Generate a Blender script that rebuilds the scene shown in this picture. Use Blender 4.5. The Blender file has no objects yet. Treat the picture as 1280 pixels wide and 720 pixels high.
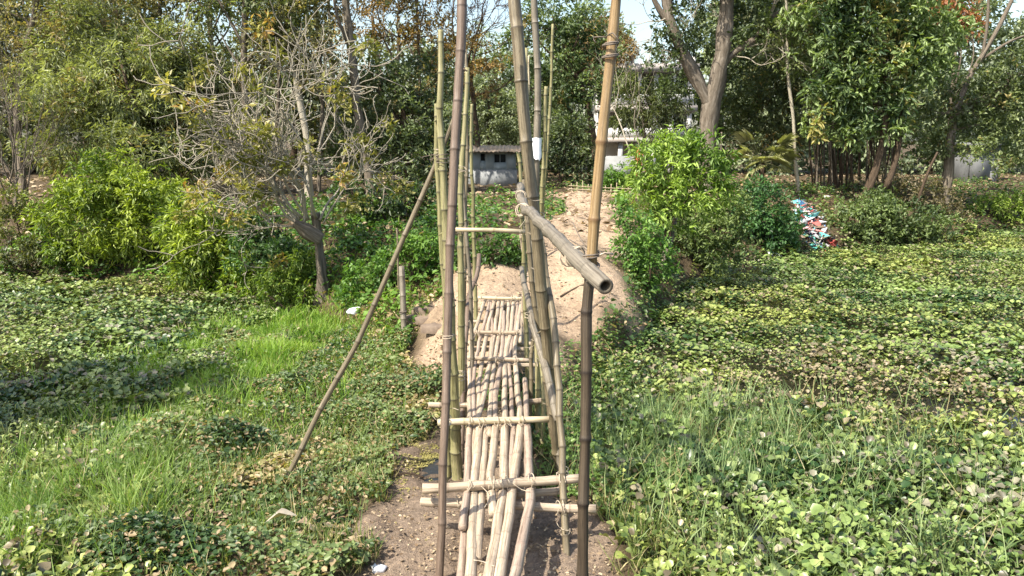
import bpy, math, random
import numpy as np
from mathutils import Vector
R = math.radians
scene = bpy.context.scene
col = scene.collection

# ------------------------------------------------------------------ camera
EYE = 3.6; PITCH = R(10.6); F = 985.0
cam_d = bpy.data.cameras.new('camera'); cam = bpy.data.objects.new('camera', cam_d); col.objects.link(cam)
cam.location = (0, 0, EYE); cam.rotation_euler = (R(90) - PITCH, 0, 0)
cam_d.lens = 36 * F / 1280; cam_d.sensor_width = 36; cam_d.clip_end = 3000; cam_d.clip_start = .05
scene.camera = cam

# ------------------------------------------------------------------ sky + sun
SUN_EL = R(49); SUN_AZ = math.atan2(-.76, -.60)        # azimuth clockwise from +Y: sun on the left, a little behind
w = bpy.data.worlds.new("World"); scene.world = w; w.use_nodes = True
nt = w.node_tree; bg = nt.nodes['Background']
sky = nt.nodes.new('ShaderNodeTexSky'); sky.sky_type = 'NISHITA'; sky.sun_disc = False
sky.sun_elevation = SUN_EL; sky.sun_rotation = SUN_AZ; sky.dust_density = 2.5; sky.air_density = 1.2
nt.links.new(sky.outputs[0], bg.inputs[0]); bg.inputs[1].default_value = .15
sd = bpy.data.lights.new('sun', 'SUN'); sd.energy = 5.0; sd.angle = R(.5); sd.color = (1, .93, .82)
sun = bpy.data.objects.new('sun', sd); col.objects.link(sun)
sdir = Vector((math.sin(SUN_AZ) * math.cos(SUN_EL), math.cos(SUN_AZ) * math.cos(SUN_EL), math.sin(SUN_EL)))
sun.rotation_euler = sdir.to_track_quat('Z', 'Y').to_euler(); sun.location = (-20, -10, 30)
scene.view_settings.view_transform = 'Standard'; scene.view_settings.look = 'None'
scene.view_settings.exposure = 1.0; scene.view_settings.gamma = 1

# ------------------------------------------------------------------ measuring: a point seen in a direction, at distance d or on height z
cp, sp = math.cos(PITCH), math.sin(PITCH)
def ray(px, py):
    a, b = (px - 640) / F, (360 - py) / F
    return np.array([a, cp + b * sp, -sp + b * cp])
def P(px, py, d):
    r = ray(px, py); return np.array([0, 0, EYE]) + r * (d / r[1])
def G(px, py, z=0.):
    r = ray(px, py); t = (z - EYE) / r[2]; return np.array([0, 0, EYE]) + r * t
def Dk(px, py, off=0.):                                 # point on the sloping deck: z = .03 + .075 y + off
    r = ray(px, py); t = (.03 + off - EYE) / (r[2] - .075 * r[1]); return np.array([0, 0, EYE]) + r * t
def project(p):
    y = p[..., 1] * cp - (p[..., 2] - EYE) * sp; v = p[..., 1] * sp + (p[..., 2] - EYE) * cp
    return 640 + F * p[..., 0] / y, 360 - F * v / y

# ------------------------------------------------------------------ noise and terrain height
def noise2(x, y, s, seed=0):
    r = np.random.RandomState(seed); o = 0
    for k in range(9):
        a = r.rand() * 6.283; f = s * (.5 + 1.6 * r.rand()); o = o + np.sin((x * math.cos(a) + y * math.sin(a)) * f * 6.283 + r.rand() * 6.283)
    return o / 2.12
def noise3(p, s, seed=0):
    r = np.random.RandomState(seed + 77); o = 0
    for k in range(9):
        a = r.randn(3); a /= np.linalg.norm(a); f = s * (.5 + 1.6 * r.rand()); o = o + np.sin((p @ a) * f * 6.283 + r.rand() * 6.283)
    return o / 2.12
def sstep(a, b, x):
    t = np.clip((x - a) / (b - a), 0, 1); return t * t * (3 - 2 * t)
SX = [-60, -22, -13.6, -8, -5.5, -3.4, -2.2, -1.2, -.5, .7, 1.6, 2.5, 3.4, 5.8, 8.8, 14.3, 20.8, 32, 70]
SY = [24, 22, 20.4, 19.6, 17, 15.4, 13.4, 12.2, 11.9, 11.9, 12.5, 14.2, 17., 22.4, 24.5, 27.5, 32, 38, 44]
def shore(x): return np.interp(x, SX, SY)
def zg(x, y):
    x = np.asarray(x, float); y = np.asarray(y, float)
    s = shore(x) + .25 * noise2(x, y, .25, 3)
    wdt = 5.3 + 1.6 * sstep(2, 6, np.abs(x - .4))
    top = 1.5 + .25 * sstep(40, 90, y) + .10 * noise2(x, y, .08, 5)
    tt = np.clip((y - s + .3) / wdt, 0, 1); bank = top * (1 - (1 - tt) ** 2.1) * sstep(-.3, .5, y - s)
    land = sstep(-5.6, -4.3, x) * (1 - sstep(1.0, 1.35, x + .1 * noise2(x, y, .4, 8)))
    land = np.maximum(land, sstep(-.6, .2, y - s))
    land = np.maximum(land, 1 - sstep(-30, -12, y))
    low = -.35 + .41 * land + .018 * noise2(x, y, .9, 9) + .012 * noise2(x, y, 2.7, 11)
    pud = np.exp(-(((x + .78) / .36) ** 2 + ((y - 8.7) / 1.1) ** 2))
    low = low - .13 * pud
    return low + bank + .03 * noise2(x, y, .5, 13) * sstep(0, 2, y - s)
PATH = [(-.45, 11.9), (-.35, 12.8), (.7, 14.5), (1.45, 17), (1.95, 20), (2.3, 23), (2.4, 26), (2.6, 29), (4.5, 31), (9, 32)]
PW = [.6, 1.5, 1.45, 1.05, .95, .75, .8, 1.3, 1.3, 1.2]
def pathd(x, y):                                        # <0 inside the trodden path
    best = np.full(np.shape(x), 99.)
    for i in range(len(PATH) - 1):
        a, b = np.array(PATH[i]), np.array(PATH[i + 1]); v = b - a
        t = np.clip(((x - a[0]) * v[0] + (y - a[1]) * v[1]) / (v @ v), 0, 1)
        d = np.hypot(x - a[0] - t * v[0], y - a[1] - t * v[1]) - (PW[i] + (PW[i + 1] - PW[i]) * t)
        best = np.minimum(best, d)
    return best
def mudm(x, y):                                         # 1 on the bare mud under and beside the bridge
    l = np.interp(y, [4, 6.2, 7.9, 9.8, 11], [-1.5, -1.25, -1.3, -1.0, -.8]) + .12 * noise2(x, y, .7, 21)
    r = np.interp(y, [4, 6.2, 6.9, 7.6, 9, 11], [1.1, .98, .75, .35, .2, .2]) + .12 * noise2(x, y, .7, 22)
    return sstep(-.1, .1, x - l) * sstep(-.1, .1, r - x) * (1 - sstep(9.0, 10.6, y))

def onbank(px, py):                                      # walks the view ray down to the ground
    r = ray(px, py); t = np.arange(4., 70., .04); p = np.array([0, 0, EYE]) + t[:, None] * r
    hit = p[:, 2] < np.maximum(zg(p[:, 0], p[:, 1]), -.03)
    return p[int(np.argmax(hit))] if hit.any() else p[-1]

# ------------------------------------------------------------------ mesh helpers
def mesh_obj(name, verts, faces, mat, parent=None, cols=None, attrs=None, smooth=False, mats=None, midx=None):
    """faces: list of int arrays (M,k)"""
    verts = np.asarray(verts, dtype=np.float32).copy()
    if parent is not None:
        b = parent; off = np.zeros(3)
        while b is not None: off = off + np.array(b.location); b = b.parent
        verts -= off.astype(np.float32)
    me = bpy.data.meshes.new(name)
    faces = [np.asarray(f, dtype=np.int32) for f in faces if len(f)]
    if not faces: raise ValueError("empty " + name + str(parent))
    loops = np.concatenate([f.ravel() for f in faces]); tot = np.concatenate([np.full(len(f), f.shape[1], np.int32) for f in faces])
    me.vertices.add(len(verts)); me.vertices.foreach_set('co', verts.ravel())
    me.loops.add(len(loops)); me.loops.foreach_set('vertex_index', loops)
    me.polygons.add(len(tot)); st = np.concatenate([[0], np.cumsum(tot)[:-1]]).astype(np.int32)
    me.polygons.foreach_set('loop_start', st); me.polygons.foreach_set('loop_total', tot)
    if smooth: me.polygons.foreach_set('use_smooth', np.ones(len(tot), dtype=bool))
    for m in (mats or [mat]): me.materials.append(m)
    if midx is not None: me.polygons.foreach_set('material_index', np.asarray(midx, dtype=np.int32))
    me.update(calc_edges=True)
    if cols is not None:
        a = me.attributes.new('col', 'FLOAT_COLOR', 'POINT'); c = np.ones((len(verts), 4), np.float32); c[:, :3] = cols; a.data.foreach_set('color', c.ravel())
    for k, v in (attrs or {}).items():
        v = np.asarray(v, np.float32)
        if v.ndim == 1: me.attributes.new(k, 'FLOAT', 'POINT').data.foreach_set('value', v)
        else: me.attributes.new(k, 'FLOAT_VECTOR', 'POINT').data.foreach_set('vector', v.ravel())
    o = bpy.data.objects.new(name, me); col.objects.link(o)
    if parent is not None: o.parent = parent
    return o
def tag(o, label, cat=None, group=None, kind=None):
    o['label'] = label
    if cat: o['category'] = cat
    if group: o['group'] = group
    if kind: o['kind'] = kind
    return o
def thing(name, loc, label, cat, group=None):
    o = bpy.data.objects.new(name, None); col.objects.link(o); o.empty_display_size = .2
    o.location = [float(v) for v in loc]; return tag(o, label, cat, group)

class Acc:                                             # gathers tubes / boxes / leaves into one mesh
    def __init__(s): s.v = []; s.f = {}; s.n = 0; s.c = []; s.bc = []; s.nd = []
    def add(s, v, fs, c=None, bc=None, nd=None):
        v = np.asarray(v, float); s.v.append(v)
        for f in fs:
            f = np.asarray(f, int)
            if len(f): s.f.setdefault(f.shape[1], []).append(f + s.n)
        s.c.append(np.broadcast_to(np.asarray(c if c is not None else (.5, .5, .5), float), (len(v), 3)))
        s.bc.append(bc if bc is not None else np.asarray(v)); s.nd.append(nd if nd is not None else np.zeros(len(v)))
        s.n += len(v); return s
    def obj(s, name, mat, parent=None, smooth=True, label=None, kind=None):
        o = mesh_obj(name, np.concatenate(s.v), [np.concatenate(f) for f in s.f.values()], mat, parent, np.concatenate(s.c),
                     {'bc': np.concatenate(s.bc), 'nd': np.concatenate(s.nd)}, smooth)
        if label: o['label'] = label
        if kind: o['kind'] = kind
        return o

def smooth_path(pts, step=.12):
    pts = np.asarray(pts, float)
    if len(pts) > 2:
        q = np.vstack([2 * pts[0] - pts[1], pts, 2 * pts[-1] - pts[-2]]); out = []
        for i in range(1, len(q) - 2):
            n = max(2, int(np.linalg.norm(q[i + 1] - q[i]) / step))
            for t in np.linspace(0, 1, n, endpoint=False):
                out.append(.5 * (2 * q[i] + (q[i + 1] - q[i - 1]) * t + (2 * q[i - 1] - 5 * q[i] + 4 * q[i + 1] - q[i + 2]) * t * t + (3 * q[i] - q[i - 1] - 3 * q[i + 1] + q[i + 2]) * t ** 3))
        out.append(pts[-1]); return np.array(out)
    n = max(2, int(np.linalg.norm(pts[1] - pts[0]) / step)); t = np.linspace(0, 1, n)[:, None]
    return pts[0] + (pts[1] - pts[0]) * t
def frames(p):
    t = np.gradient(p, axis=0); t /= np.linalg.norm(t, axis=1)[:, None] + 1e-9
    u = np.zeros_like(t); a = np.array([1., 0, 0]) if abs(t[0][0]) < .8 else np.array([0, 1., 0])
    for i in range(len(p)):
        a = a - t[i] * (a @ t[i]); a /= np.linalg.norm(a) + 1e-9; u[i] = a
    return t, u, np.cross(t, u)
def tube(acc, p, r, n=6, c=None, caps=True, nd=None, lump=0., seed=0, hollow=False):
    p = np.asarray(p, float); r = np.broadcast_to(np.asarray(r, float), (len(p),)).copy()
    t, u, v = frames(p); a = np.linspace(0, 2 * math.pi, n, endpoint=False)
    rr = r[:, None] * np.ones(n)
    if lump:
        q = np.stack([np.cos(a)[None, :] + 0 * r[:, None], np.sin(a)[None, :] + 0 * r[:, None], 0 * rr], 2)
        s = np.concatenate([[0], np.cumsum(np.linalg.norm(np.diff(p, axis=0), axis=1))]); q[:, :, 2] = s[:, None] * 1.2
        rr = rr * (1 + lump * noise3(q.reshape(-1, 3), .5, seed).reshape(rr.shape))
    if hollow:                                          # the cut end shows its wall and a hole
        t0 = t[0]; p = np.vstack([p[0] + t0 * .15, p[0] + t0 * .006, p[0] - t0 * .001, p]); rr = np.vstack([rr[0] * .48, rr[0] * .52, rr[0] * .62, rr]); rr[3] *= .95
        u = np.vstack([u[0]] * 3 + [u]); v = np.vstack([v[0]] * 3 + [v]); nd = np.concatenate([[1, 1, .85], nd]); r = np.concatenate([[0, 0, 0], r])
    V = p[:, None] + rr[..., None] * (np.cos(a)[None, :, None] * u[:, None] + np.sin(a)[None, :, None] * v[:, None])
    s = np.concatenate([[0], np.cumsum(np.linalg.norm(np.diff(p, axis=0), axis=1))])
    sd = (seed * 1.37) % 17
    bc = np.stack([np.cos(a)[None, :] + 0 * s[:, None] + sd, np.sin(a)[None, :] + 0 * s[:, None], s[:, None] + 0 * a[None, :]], 2)
    m = len(p); i = np.arange(m - 1)[:, None] * n; j = np.arange(n)[None, :]; k = (j + 1) % n
    q = np.stack([i + j, i + k, i + n + k, i + n + j], 2).reshape(-1, 4)
    V = V.reshape(-1, 3); bc = bc.reshape(-1, 3); N = np.repeat(nd if nd is not None else np.zeros(m), n)
    if c is not None and np.ndim(c) == 2: c = np.repeat(c, n, axis=0)
    fs = [q]
    if caps:
        V = np.vstack([V, p[0], p[-1]]); bc = np.vstack([bc, bc[0], bc[-1]]); N = np.concatenate([N, [N[0], N[-1]]])
        if c is not None and np.ndim(c) == 2: c = np.vstack([c, c[0], c[-1]])
        jj = np.arange(n); kk = (jj + 1) % n; b = (m - 1) * n
        fs.append(np.vstack([np.stack([kk, jj, 0 * jj + m * n], 1), np.stack([b + jj, b + kk, 0 * jj + m * n + 1], 1)]))
    acc.add(V, fs, c, bc, N); return acc
def box(acc, lo, hi, c=None, rot=0., piv=None):
    lo, hi = np.array(lo, float), np.array(hi, float)
    v = np.array([[x, y, z] for x in (lo[0], hi[0]) for y in (lo[1], hi[1]) for z in (lo[2], hi[2])])
    if rot:
        o = np.array(piv if piv is not None else (lo + hi) / 2); q = v - o; v = q.copy()
        v[:, 0] = q[:, 0] * math.cos(rot) - q[:, 1] * math.sin(rot); v[:, 1] = q[:, 0] * math.sin(rot) + q[:, 1] * math.cos(rot); v += o
    acc.add(v, [np.array([[0, 1, 3, 2], [4, 6, 7, 5], [0, 4, 5, 1], [2, 3, 7, 6], [0, 2, 6, 4], [1, 5, 7, 3]])], c); return acc

# ------------------------------------------------------------------ materials
def newmat(name):
    m = bpy.data.materials.new(name); m.use_nodes = True; return m, m.node_tree.nodes, m.node_tree.links, m.node_tree.nodes['Principled BSDF']
def ramp(N, L, fac, stops):
    r = N.new('ShaderNodeValToRGB'); L.new(fac, r.inputs[0])
    while len(r.color_ramp.elements) < len(stops): r.color_ramp.elements.new(.5)
    for e, (p, c) in zip(r.color_ramp.elements, stops): e.position = p; e.color = (*c, 1)
    return r.outputs[0]
def noise(N, L, vec, scale, detail=4, rough=.6):
    n = N.new('ShaderNodeTexNoise'); n.inputs['Scale'].default_value = scale; n.inputs['Detail'].default_value = detail; n.inputs['Roughness'].default_value = rough
    if vec is not None: L.new(vec, n.inputs['Vector'])
    return n.outputs['Fac']
def mapped(N, L, vec, sc):
    m = N.new('ShaderNodeMapping'); m.inputs['Scale'].default_value = sc; L.new(vec, m.inputs['Vector']); return m.outputs[0]
def attr(N, name):
    a = N.new('ShaderNodeAttribute'); a.attribute_name = name; return a
def bump(N, L, h, b, strength=.5, dist=.02):
    n = N.new('ShaderNodeBump'); n.inputs['Strength'].default_value = strength; n.inputs['Distance'].default_value = dist
    L.new(h, n.inputs['Height']); L.new(n.outputs[0], b.inputs['Normal'])
def mixc(N, L, f, a, b, mode='MIX'):
    m = N.new('ShaderNodeMix'); m.data_type = 'RGBA'; m.blend_type = mode
    for s, x in ((m.inputs[0], f), (m.inputs[6], a), (m.inputs[7], b)):
        if hasattr(x, 'is_linked'): L.new(x, s)
        else: s.default_value = x if isinstance(x, (int, float)) else (*x, 1)
    return m.outputs[2]

def leaf_mat(name, rough=.45, trans=.3, spec=.4):
    m, N, L, b = newmat(name)
    a = attr(N, 'col'); tc = N.new('ShaderNodeTexCoord')
    n = noise(N, L, tc.outputs['Object'], 9, 2)
    c = mixc(N, L, 1.0, a.outputs['Color'], ramp(N, L, n, [(.3, (.75, .75, .75)), (.7, (1.2, 1.2, 1.15))]), 'MULTIPLY')
    L.new(c, b.inputs['Base Color']); b.inputs['Roughness'].default_value = rough; b.inputs['Specular IOR Level'].default_value = spec
    t = N.new('ShaderNodeBsdfTranslucent')
    tcx = mixc(N, L, 1.0, c, (1.5, 1.6, .55), 'MULTIPLY'); L.new(tcx, t.inputs['Color'])
    mx = N.new('ShaderNodeMixShader'); mx.inputs[0].default_value = trans
    L.new(b.outputs[0], mx.inputs[1]); L.new(t.outputs[0], mx.inputs[2]); L.new(mx.outputs[0], N['Material Output'].inputs[0])
    return m
M_LEAF = leaf_mat('leaf'); M_GLOSS = leaf_mat('glossy_leaf', .40, .12, .5); M_GRASS = leaf_mat('grass_blade', .5, .35, .3); M_DRY = leaf_mat('dry_litter', .85, .1, .1)

def bamboo_mat(name, c1, c2, c3, ring=(.10, .07, .045), rough=.5, blot=.5):
    m, N, L, b = newmat(name)
    bc = attr(N, 'bc').outputs['Vector']; nd = attr(N, 'nd').outputs['Fac']
    n1 = noise(N, L, mapped(N, L, bc, (2.2, 2.2, .8)), 1.5, 4)
    n2 = noise(N, L, mapped(N, L, bc, (14, 14, 1.6)), 1.2, 3)
    n3 = noise(N, L, mapped(N, L, bc, (3, 3, 9)), 1.6, 5, .7)
    c = ramp(N, L, n1, [(.35, c1), (.55, c2), (.72, c3)])
    c = mixc(N, L, 1., c, ramp(N, L, n2, [(.3, (.72, .72, .70)), (.65, (1.15, 1.13, 1.1))]), 'MULTIPLY')
    c = mixc(N, L, 1., c, ramp(N, L, n3, [(.30, (1 - blot, 1 - blot, 1 - blot)), (.48, (1, 1, 1))]), 'MULTIPLY')
    n4 = noise(N, L, mapped(N, L, bc, (1.1, 1.1, .9)), 2.3, 7, .75)
    c = mixc(N, L, 1., c, ramp(N, L, n4, [(.36, (.50, .47, .44)), (.50, (1, 1, 1)), (.64, (1, 1, 1)), (.74, (1.25, 1.22, 1.18))]), 'MULTIPLY')
    c = mixc(N, L, nd, c, ring)
    L.new(c, b.inputs['Base Color']); b.inputs['Roughness'].default_value = rough; b.inputs['Specular IOR Level'].default_value = .35
    bump(N, L, n2, b, .35, .004); return m
MB_GREEN = bamboo_mat('green_bamboo', (.17, .165, .07), (.26, .24, .115), (.34, .30, .19), (.09, .08, .05), .55, .6)
MB_BROWN = bamboo_mat('brown_bamboo', (.125, .088, .062), (.165, .12, .09), (.20, .155, .115), (.05, .035, .025))
MB_OLIVE = bamboo_mat('olive_bamboo', (.12, .095, .06), (.175, .145, .09), (.25, .21, .14), (.07, .055, .035))
MB_TAN = bamboo_mat('tan_bamboo', (.22, .145, .065), (.29, .20, .095), (.35, .26, .15), (.14, .08, .035))
MB_SHADED = bamboo_mat('shaded_bamboo', (.045, .033, .021), (.07, .052, .033), (.105, .08, .05), (.02, .014, .01))  # shade on the near post below the rail, put into its colour
MB_PALE = bamboo_mat('weathered_pale_bamboo', (.30, .235, .165), (.43, .35, .26), (.54, .45, .345), (.20, .145, .10), .75, .4)
MB_PINK = bamboo_mat('weathered_pinkish_bamboo', (.27, .20, .15), (.35, .275, .215), (.42, .34, .27), (.18, .13, .10), .8, .4)
MB_STRAW = bamboo_mat('straw_bamboo', (.46, .38, .24), (.52, .45, .31), (.58, .50, .36), (.30, .23, .13), .6, .25)
MB_GREY = bamboo_mat('grey_bamboo', (.14, .12, .09), (.20, .175, .135), (.28, .25, .20), (.09, .075, .05), .6, .4)

def bark_mat(name, c1, c2, c3):
    m, N, L, b = newmat(name); bc = attr(N, 'bc').outputs['Vector']
    n1 = noise(N, L, mapped(N, L, bc, (2.5, 2.5, 1.3)), 1.6, 6, .7); n2 = noise(N, L, mapped(N, L, bc, (9, 9, 5)), 1.5, 4)
    c = ramp(N, L, n1, [(.32, c1), (.52, c2), (.68, c3)]); L.new(c, b.inputs['Base Color']); b.inputs['Roughness'].default_value = .9
    b.inputs['Specular IOR Level'].default_value = .15
    bump(N, L, n2, b, .8, .03); return m
BK_GREY = bark_mat('grey_bark', (.09, .075, .055), (.17, .14, .105), (.30, .26, .20))
BK_BROWN = bark_mat('brown_bark', (.04, .03, .02), (.085, .06, .04), (.15, .11, .075))
BK_PALE = bark_mat('pale_bark', (.26, .225, .165), (.38, .34, .26), (.50, .46, .37))
BK_ROSE = bark_mat('smooth_brown_bark', (.075, .060, .045), (.15, .125, .095), (.27, .235, .19))

def plain(name, c1, c2, scale=3., rough=.8, bumpd=.01, metal=0.):
    m, N, L, b = newmat(name); tc = N.new('ShaderNodeTexCoord'); n = noise(N, L, tc.outputs['Object'], scale, 6, .65)
    L.new(ramp(N, L, n, [(.35, c1), (.65, c2)]), b.inputs['Base Color']); b.inputs['Roughness'].default_value = rough; b.inputs['Metallic'].default_value = metal
    bump(N, L, n, b, .5, bumpd); return m
M_ROPE = plain('pale_twine', (.33, .27, .19), (.50, .42, .31), 40)
M_WIRE = plain('dark_twine', (.10, .08, .06), (.20, .16, .12), 40)
M_WALL = plain('stained_limewash', (.26, .30, .31), (.40, .45, .46), 1.2)
M_PLINTH = plain('grey_cement_plinth', (.18, .19, .19), (.32, .33, .33), 1.5)
M_TIN = plain('rusty_tin_roof', (.34, .24, .15), (.46, .37, .27), 1.1, .6)
M_DARKIN = plain('dark_interior', (.01, .012, .014), (.025, .03, .032), 2)
M_CONC = plain('weathered_white_plaster', (.42, .41, .39), (.68, .67, .64), .7)
M_SHED = plain('dark_cement', (.08, .085, .085), (.17, .175, .175), .9)  # darker mottled cement grey for the whole shed
M_SLAB = plain('old_concrete_slab', (.30, .26, .23), (.42, .38, .34), 1.)
M_RED = plain('rusty_red_sheet', (.30, .06, .02), (.42, .12, .05), 1.3)
M_PLAST = plain('white_plastic', (.70, .72, .74), (.82, .83, .85), 8, .4)
M_STONE = plain('brown_stone', (.11, .078, .055), (.20, .15, .105), 5)
M_FRAME = plain('faded_blue_grey_frame', (.25, .30, .32), (.34, .38, .40), 5)

# ground: sand path, grey-brown mud, dark soil with litter, chosen by the place itself
gm, N, L, b = newmat('bare_earth')
tc = N.new('ShaderNodeTexCoord').outputs['Object']; a = attr(N, 'col').outputs['Color']
n1 = noise(N, L, tc, 1.3, 8, .7); n2 = noise(N, L, tc, 18, 6, .75); n3 = noise(N, L, tc, 70, 3)
c = mixc(N, L, 1., a, ramp(N, L, n1, [(.32, (.60, .58, .55)), (.5, (.95, .94, .92)), (.7, (1.18, 1.16, 1.14))]), 'MULTIPLY')
c = mixc(N, L, 1., c, ramp(N, L, n2, [(.32, (.62, .6, .58)), (.5, (1, 1, 1)), (.72, (1.25, 1.22, 1.15))]), 'MULTIPLY')
L.new(c, b.inputs['Base Color']); b.inputs['Roughness'].default_value = .92; b.inputs['Specular IOR Level'].default_value = .15
ad = N.new('ShaderNodeMath'); ad.operation = 'MULTIPLY_ADD'; L.new(n3, ad.inputs[0]); ad.inputs[1].default_value = .35; L.new(n2, ad.inputs[2])
bump(N, L, ad.outputs[0], b, 1., .05)
wm, N, L, b = newmat('murky_water'); tc = N.new('ShaderNodeTexCoord').outputs['Object']
n1 = noise(N, L, tc, 2.5, 3); L.new(ramp(N, L, n1, [(.3, (.014, .013, .008)), (.7, (.030, .026, .016))]), b.inputs['Base Color'])
b.inputs['Roughness'].default_value = .18; bump(N, L, noise(N, L, tc, 14, 2), b, .12, .01)

# ------------------------------------------------------------------ ground sheet and water
gx = np.concatenate([[-1500, -500, -200, -90, -50, -35], np.arange(-26, -6, .4), np.arange(-6, 5, .085), np.arange(5, 30.1, .4), [40, 60, 110, 250, 600, 1500]])
gy = np.concatenate([[-1500, -400, -120, -45, -20, -8, -2], np.arange(2, 5, .3), np.arange(5, 15, .085), np.arange(15, 32, .25), np.arange(32, 56, 1.2), [64, 80, 120, 200, 400, 900, 2200]])
X, Y = np.meshgrid(gx, gy); Z = zg(X, Y)
m = mudm(X, Y); Z = Z + .018 * noise2(X, Y, 1.3, 35) * (1 - sstep(-.2, .3, pathd(X, Y))) + m * (.018 * noise2(X, Y, 3.1, 31) + .012 * noise2(X, Y, 5.5, 32))
n = len(gx); k = (np.arange(len(gy) - 1)[:, None] * n + np.arange(n - 1)[None, :]).ravel()
pm = 1 - sstep(-.3, .35, pathd(X, Y) + .25 * noise2(X, Y, .5, 41))
soil = np.array([.10, .075, .045]); sand = np.array([.44, .33, .23]); mud = np.array([.28, .215, .16]); bed = np.array([.03, .03, .02])
C = soil * np.ones(X.shape + (1,)); C = C + (mud - C) * m[..., None]; C = C + (sand - C) * pm[..., None]
wet = np.exp(-(((X + .78) / .5) ** 2 + ((Y - 8.7) / 1.4) ** 2)); C = C * (1 - .55 * wet[..., None])
C = C + (bed - C) * (1 - sstep(-.2, -.02, Z))[..., None]
gr = mesh_obj('ground', np.stack([X, Y, Z], 2).reshape(-1, 3), [np.stack([k, k + 1, k + n + 1, k + n], 1)], gm, cols=C.reshape(-1, 3), smooth=True)
tag(gr, 'bare mud flat and earth bank with a pale trodden path climbing it', kind='structure')
wv = np.array([[-300, -60, -.035], [300, -60, -.035], [300, 60, -.035], [-300, 60, -.035]])
tag(mesh_obj('water', wv, [np.array([[0, 1, 2, 3]])], wm), 'murky still water under the floating plants', kind='structure')

# ------------------------------------------------------------------ leaf fields
def unit(v): return v / (np.linalg.norm(v, axis=-1, keepdims=True) + 1e-9)
T_LEAF = (np.array([[0, 0, 0], [.42, .5, .10], [1, 0, -.12], [.42, -.5, .10]]), np.array([[0, 2, 1], [0, 3, 2]]))
T_BROAD = (np.array([[0, 0, 0], [.3, .46, .12], [.72, .38, .05], [1, 0, -.18], [.72, -.38, .05], [.3, -.46, .12]]), np.array([[0, 2, 1], [0, 3, 2], [0, 4, 3], [0, 5, 4]]))
_a = np.radians([180, 128, 75, 25, -25, -75, -128])
T_HYA = (np.vstack([[[.5, 0, -.10]], np.stack([.5 + .5 * np.cos(_a), .5 * np.sin(_a), np.array([-.12, .06, .17, -.10, -.10, .17, .06])], 1)]),
         np.array([[0, (i + 1) % 7 + 1, i + 1] for i in range(7)]))
T_BLADE = (np.array([[0, .5, 0], [0, -.5, 0], [.4, .42, .03], [.4, -.42, .03], [.75, .28, -.09], [.75, -.28, -.09], [1, 0, -.26]]),
           np.array([[0, 1, 3], [0, 3, 2], [2, 3, 5], [2, 5, 4], [4, 5, 6]]))
T_QUAD = (np.array([[0, .5, 0], [0, -.5, 0], [.6, -.45, .12], [1, 0, .0], [.55, .5, .06]]), np.array([[0, 1, 2], [0, 2, 4], [2, 3, 4]]))
def leaves(pos, d, nrm, ln, wd, T):
    tv, tf = T; d = unit(d); side = unit(np.cross(nrm, d)); nr = np.cross(d, side)
    V = pos[:, None] + tv[None, :, 0, None] * (ln[:, None] * d)[:, None] + tv[None, :, 1, None] * (wd[:, None] * side)[:, None] + tv[None, :, 2, None] * (ln[:, None] * nr)[:, None]
    n = len(pos); Fc = (tf[None] + (np.arange(n) * len(tv))[:, None, None]).reshape(-1, 3)
    return V.reshape(-1, 3), Fc
def field(name, pos, d, nrm, ln, wd, T, colr, mat, parent=None, label=None, kind=None, cat=None, extra=None, smooth=False):
    V, Fc = leaves(pos, d, nrm, ln, wd, T); C = np.repeat(colr, len(T[0]), axis=0)
    o = mesh_obj(name, V, [Fc], mat, parent, C, smooth=smooth)
    if label: o['label'] = label
    if kind: o['kind'] = kind
    if cat: o['category'] = cat
    return o
def lerp(a, b, t): return np.asarray(a) + (np.asarray(b) - np.asarray(a)) * np.asarray(t)[..., None]

def seen(x, y, mrg=80):                                # keeps scatter to the part of the world the picture could see
    px = 640 + F * x / np.maximum(y, .1) * 1.0
    return (np.abs(px - 640) < 640 + mrg + 200 / np.maximum(y, 1)) & (y > 4.2)

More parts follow.
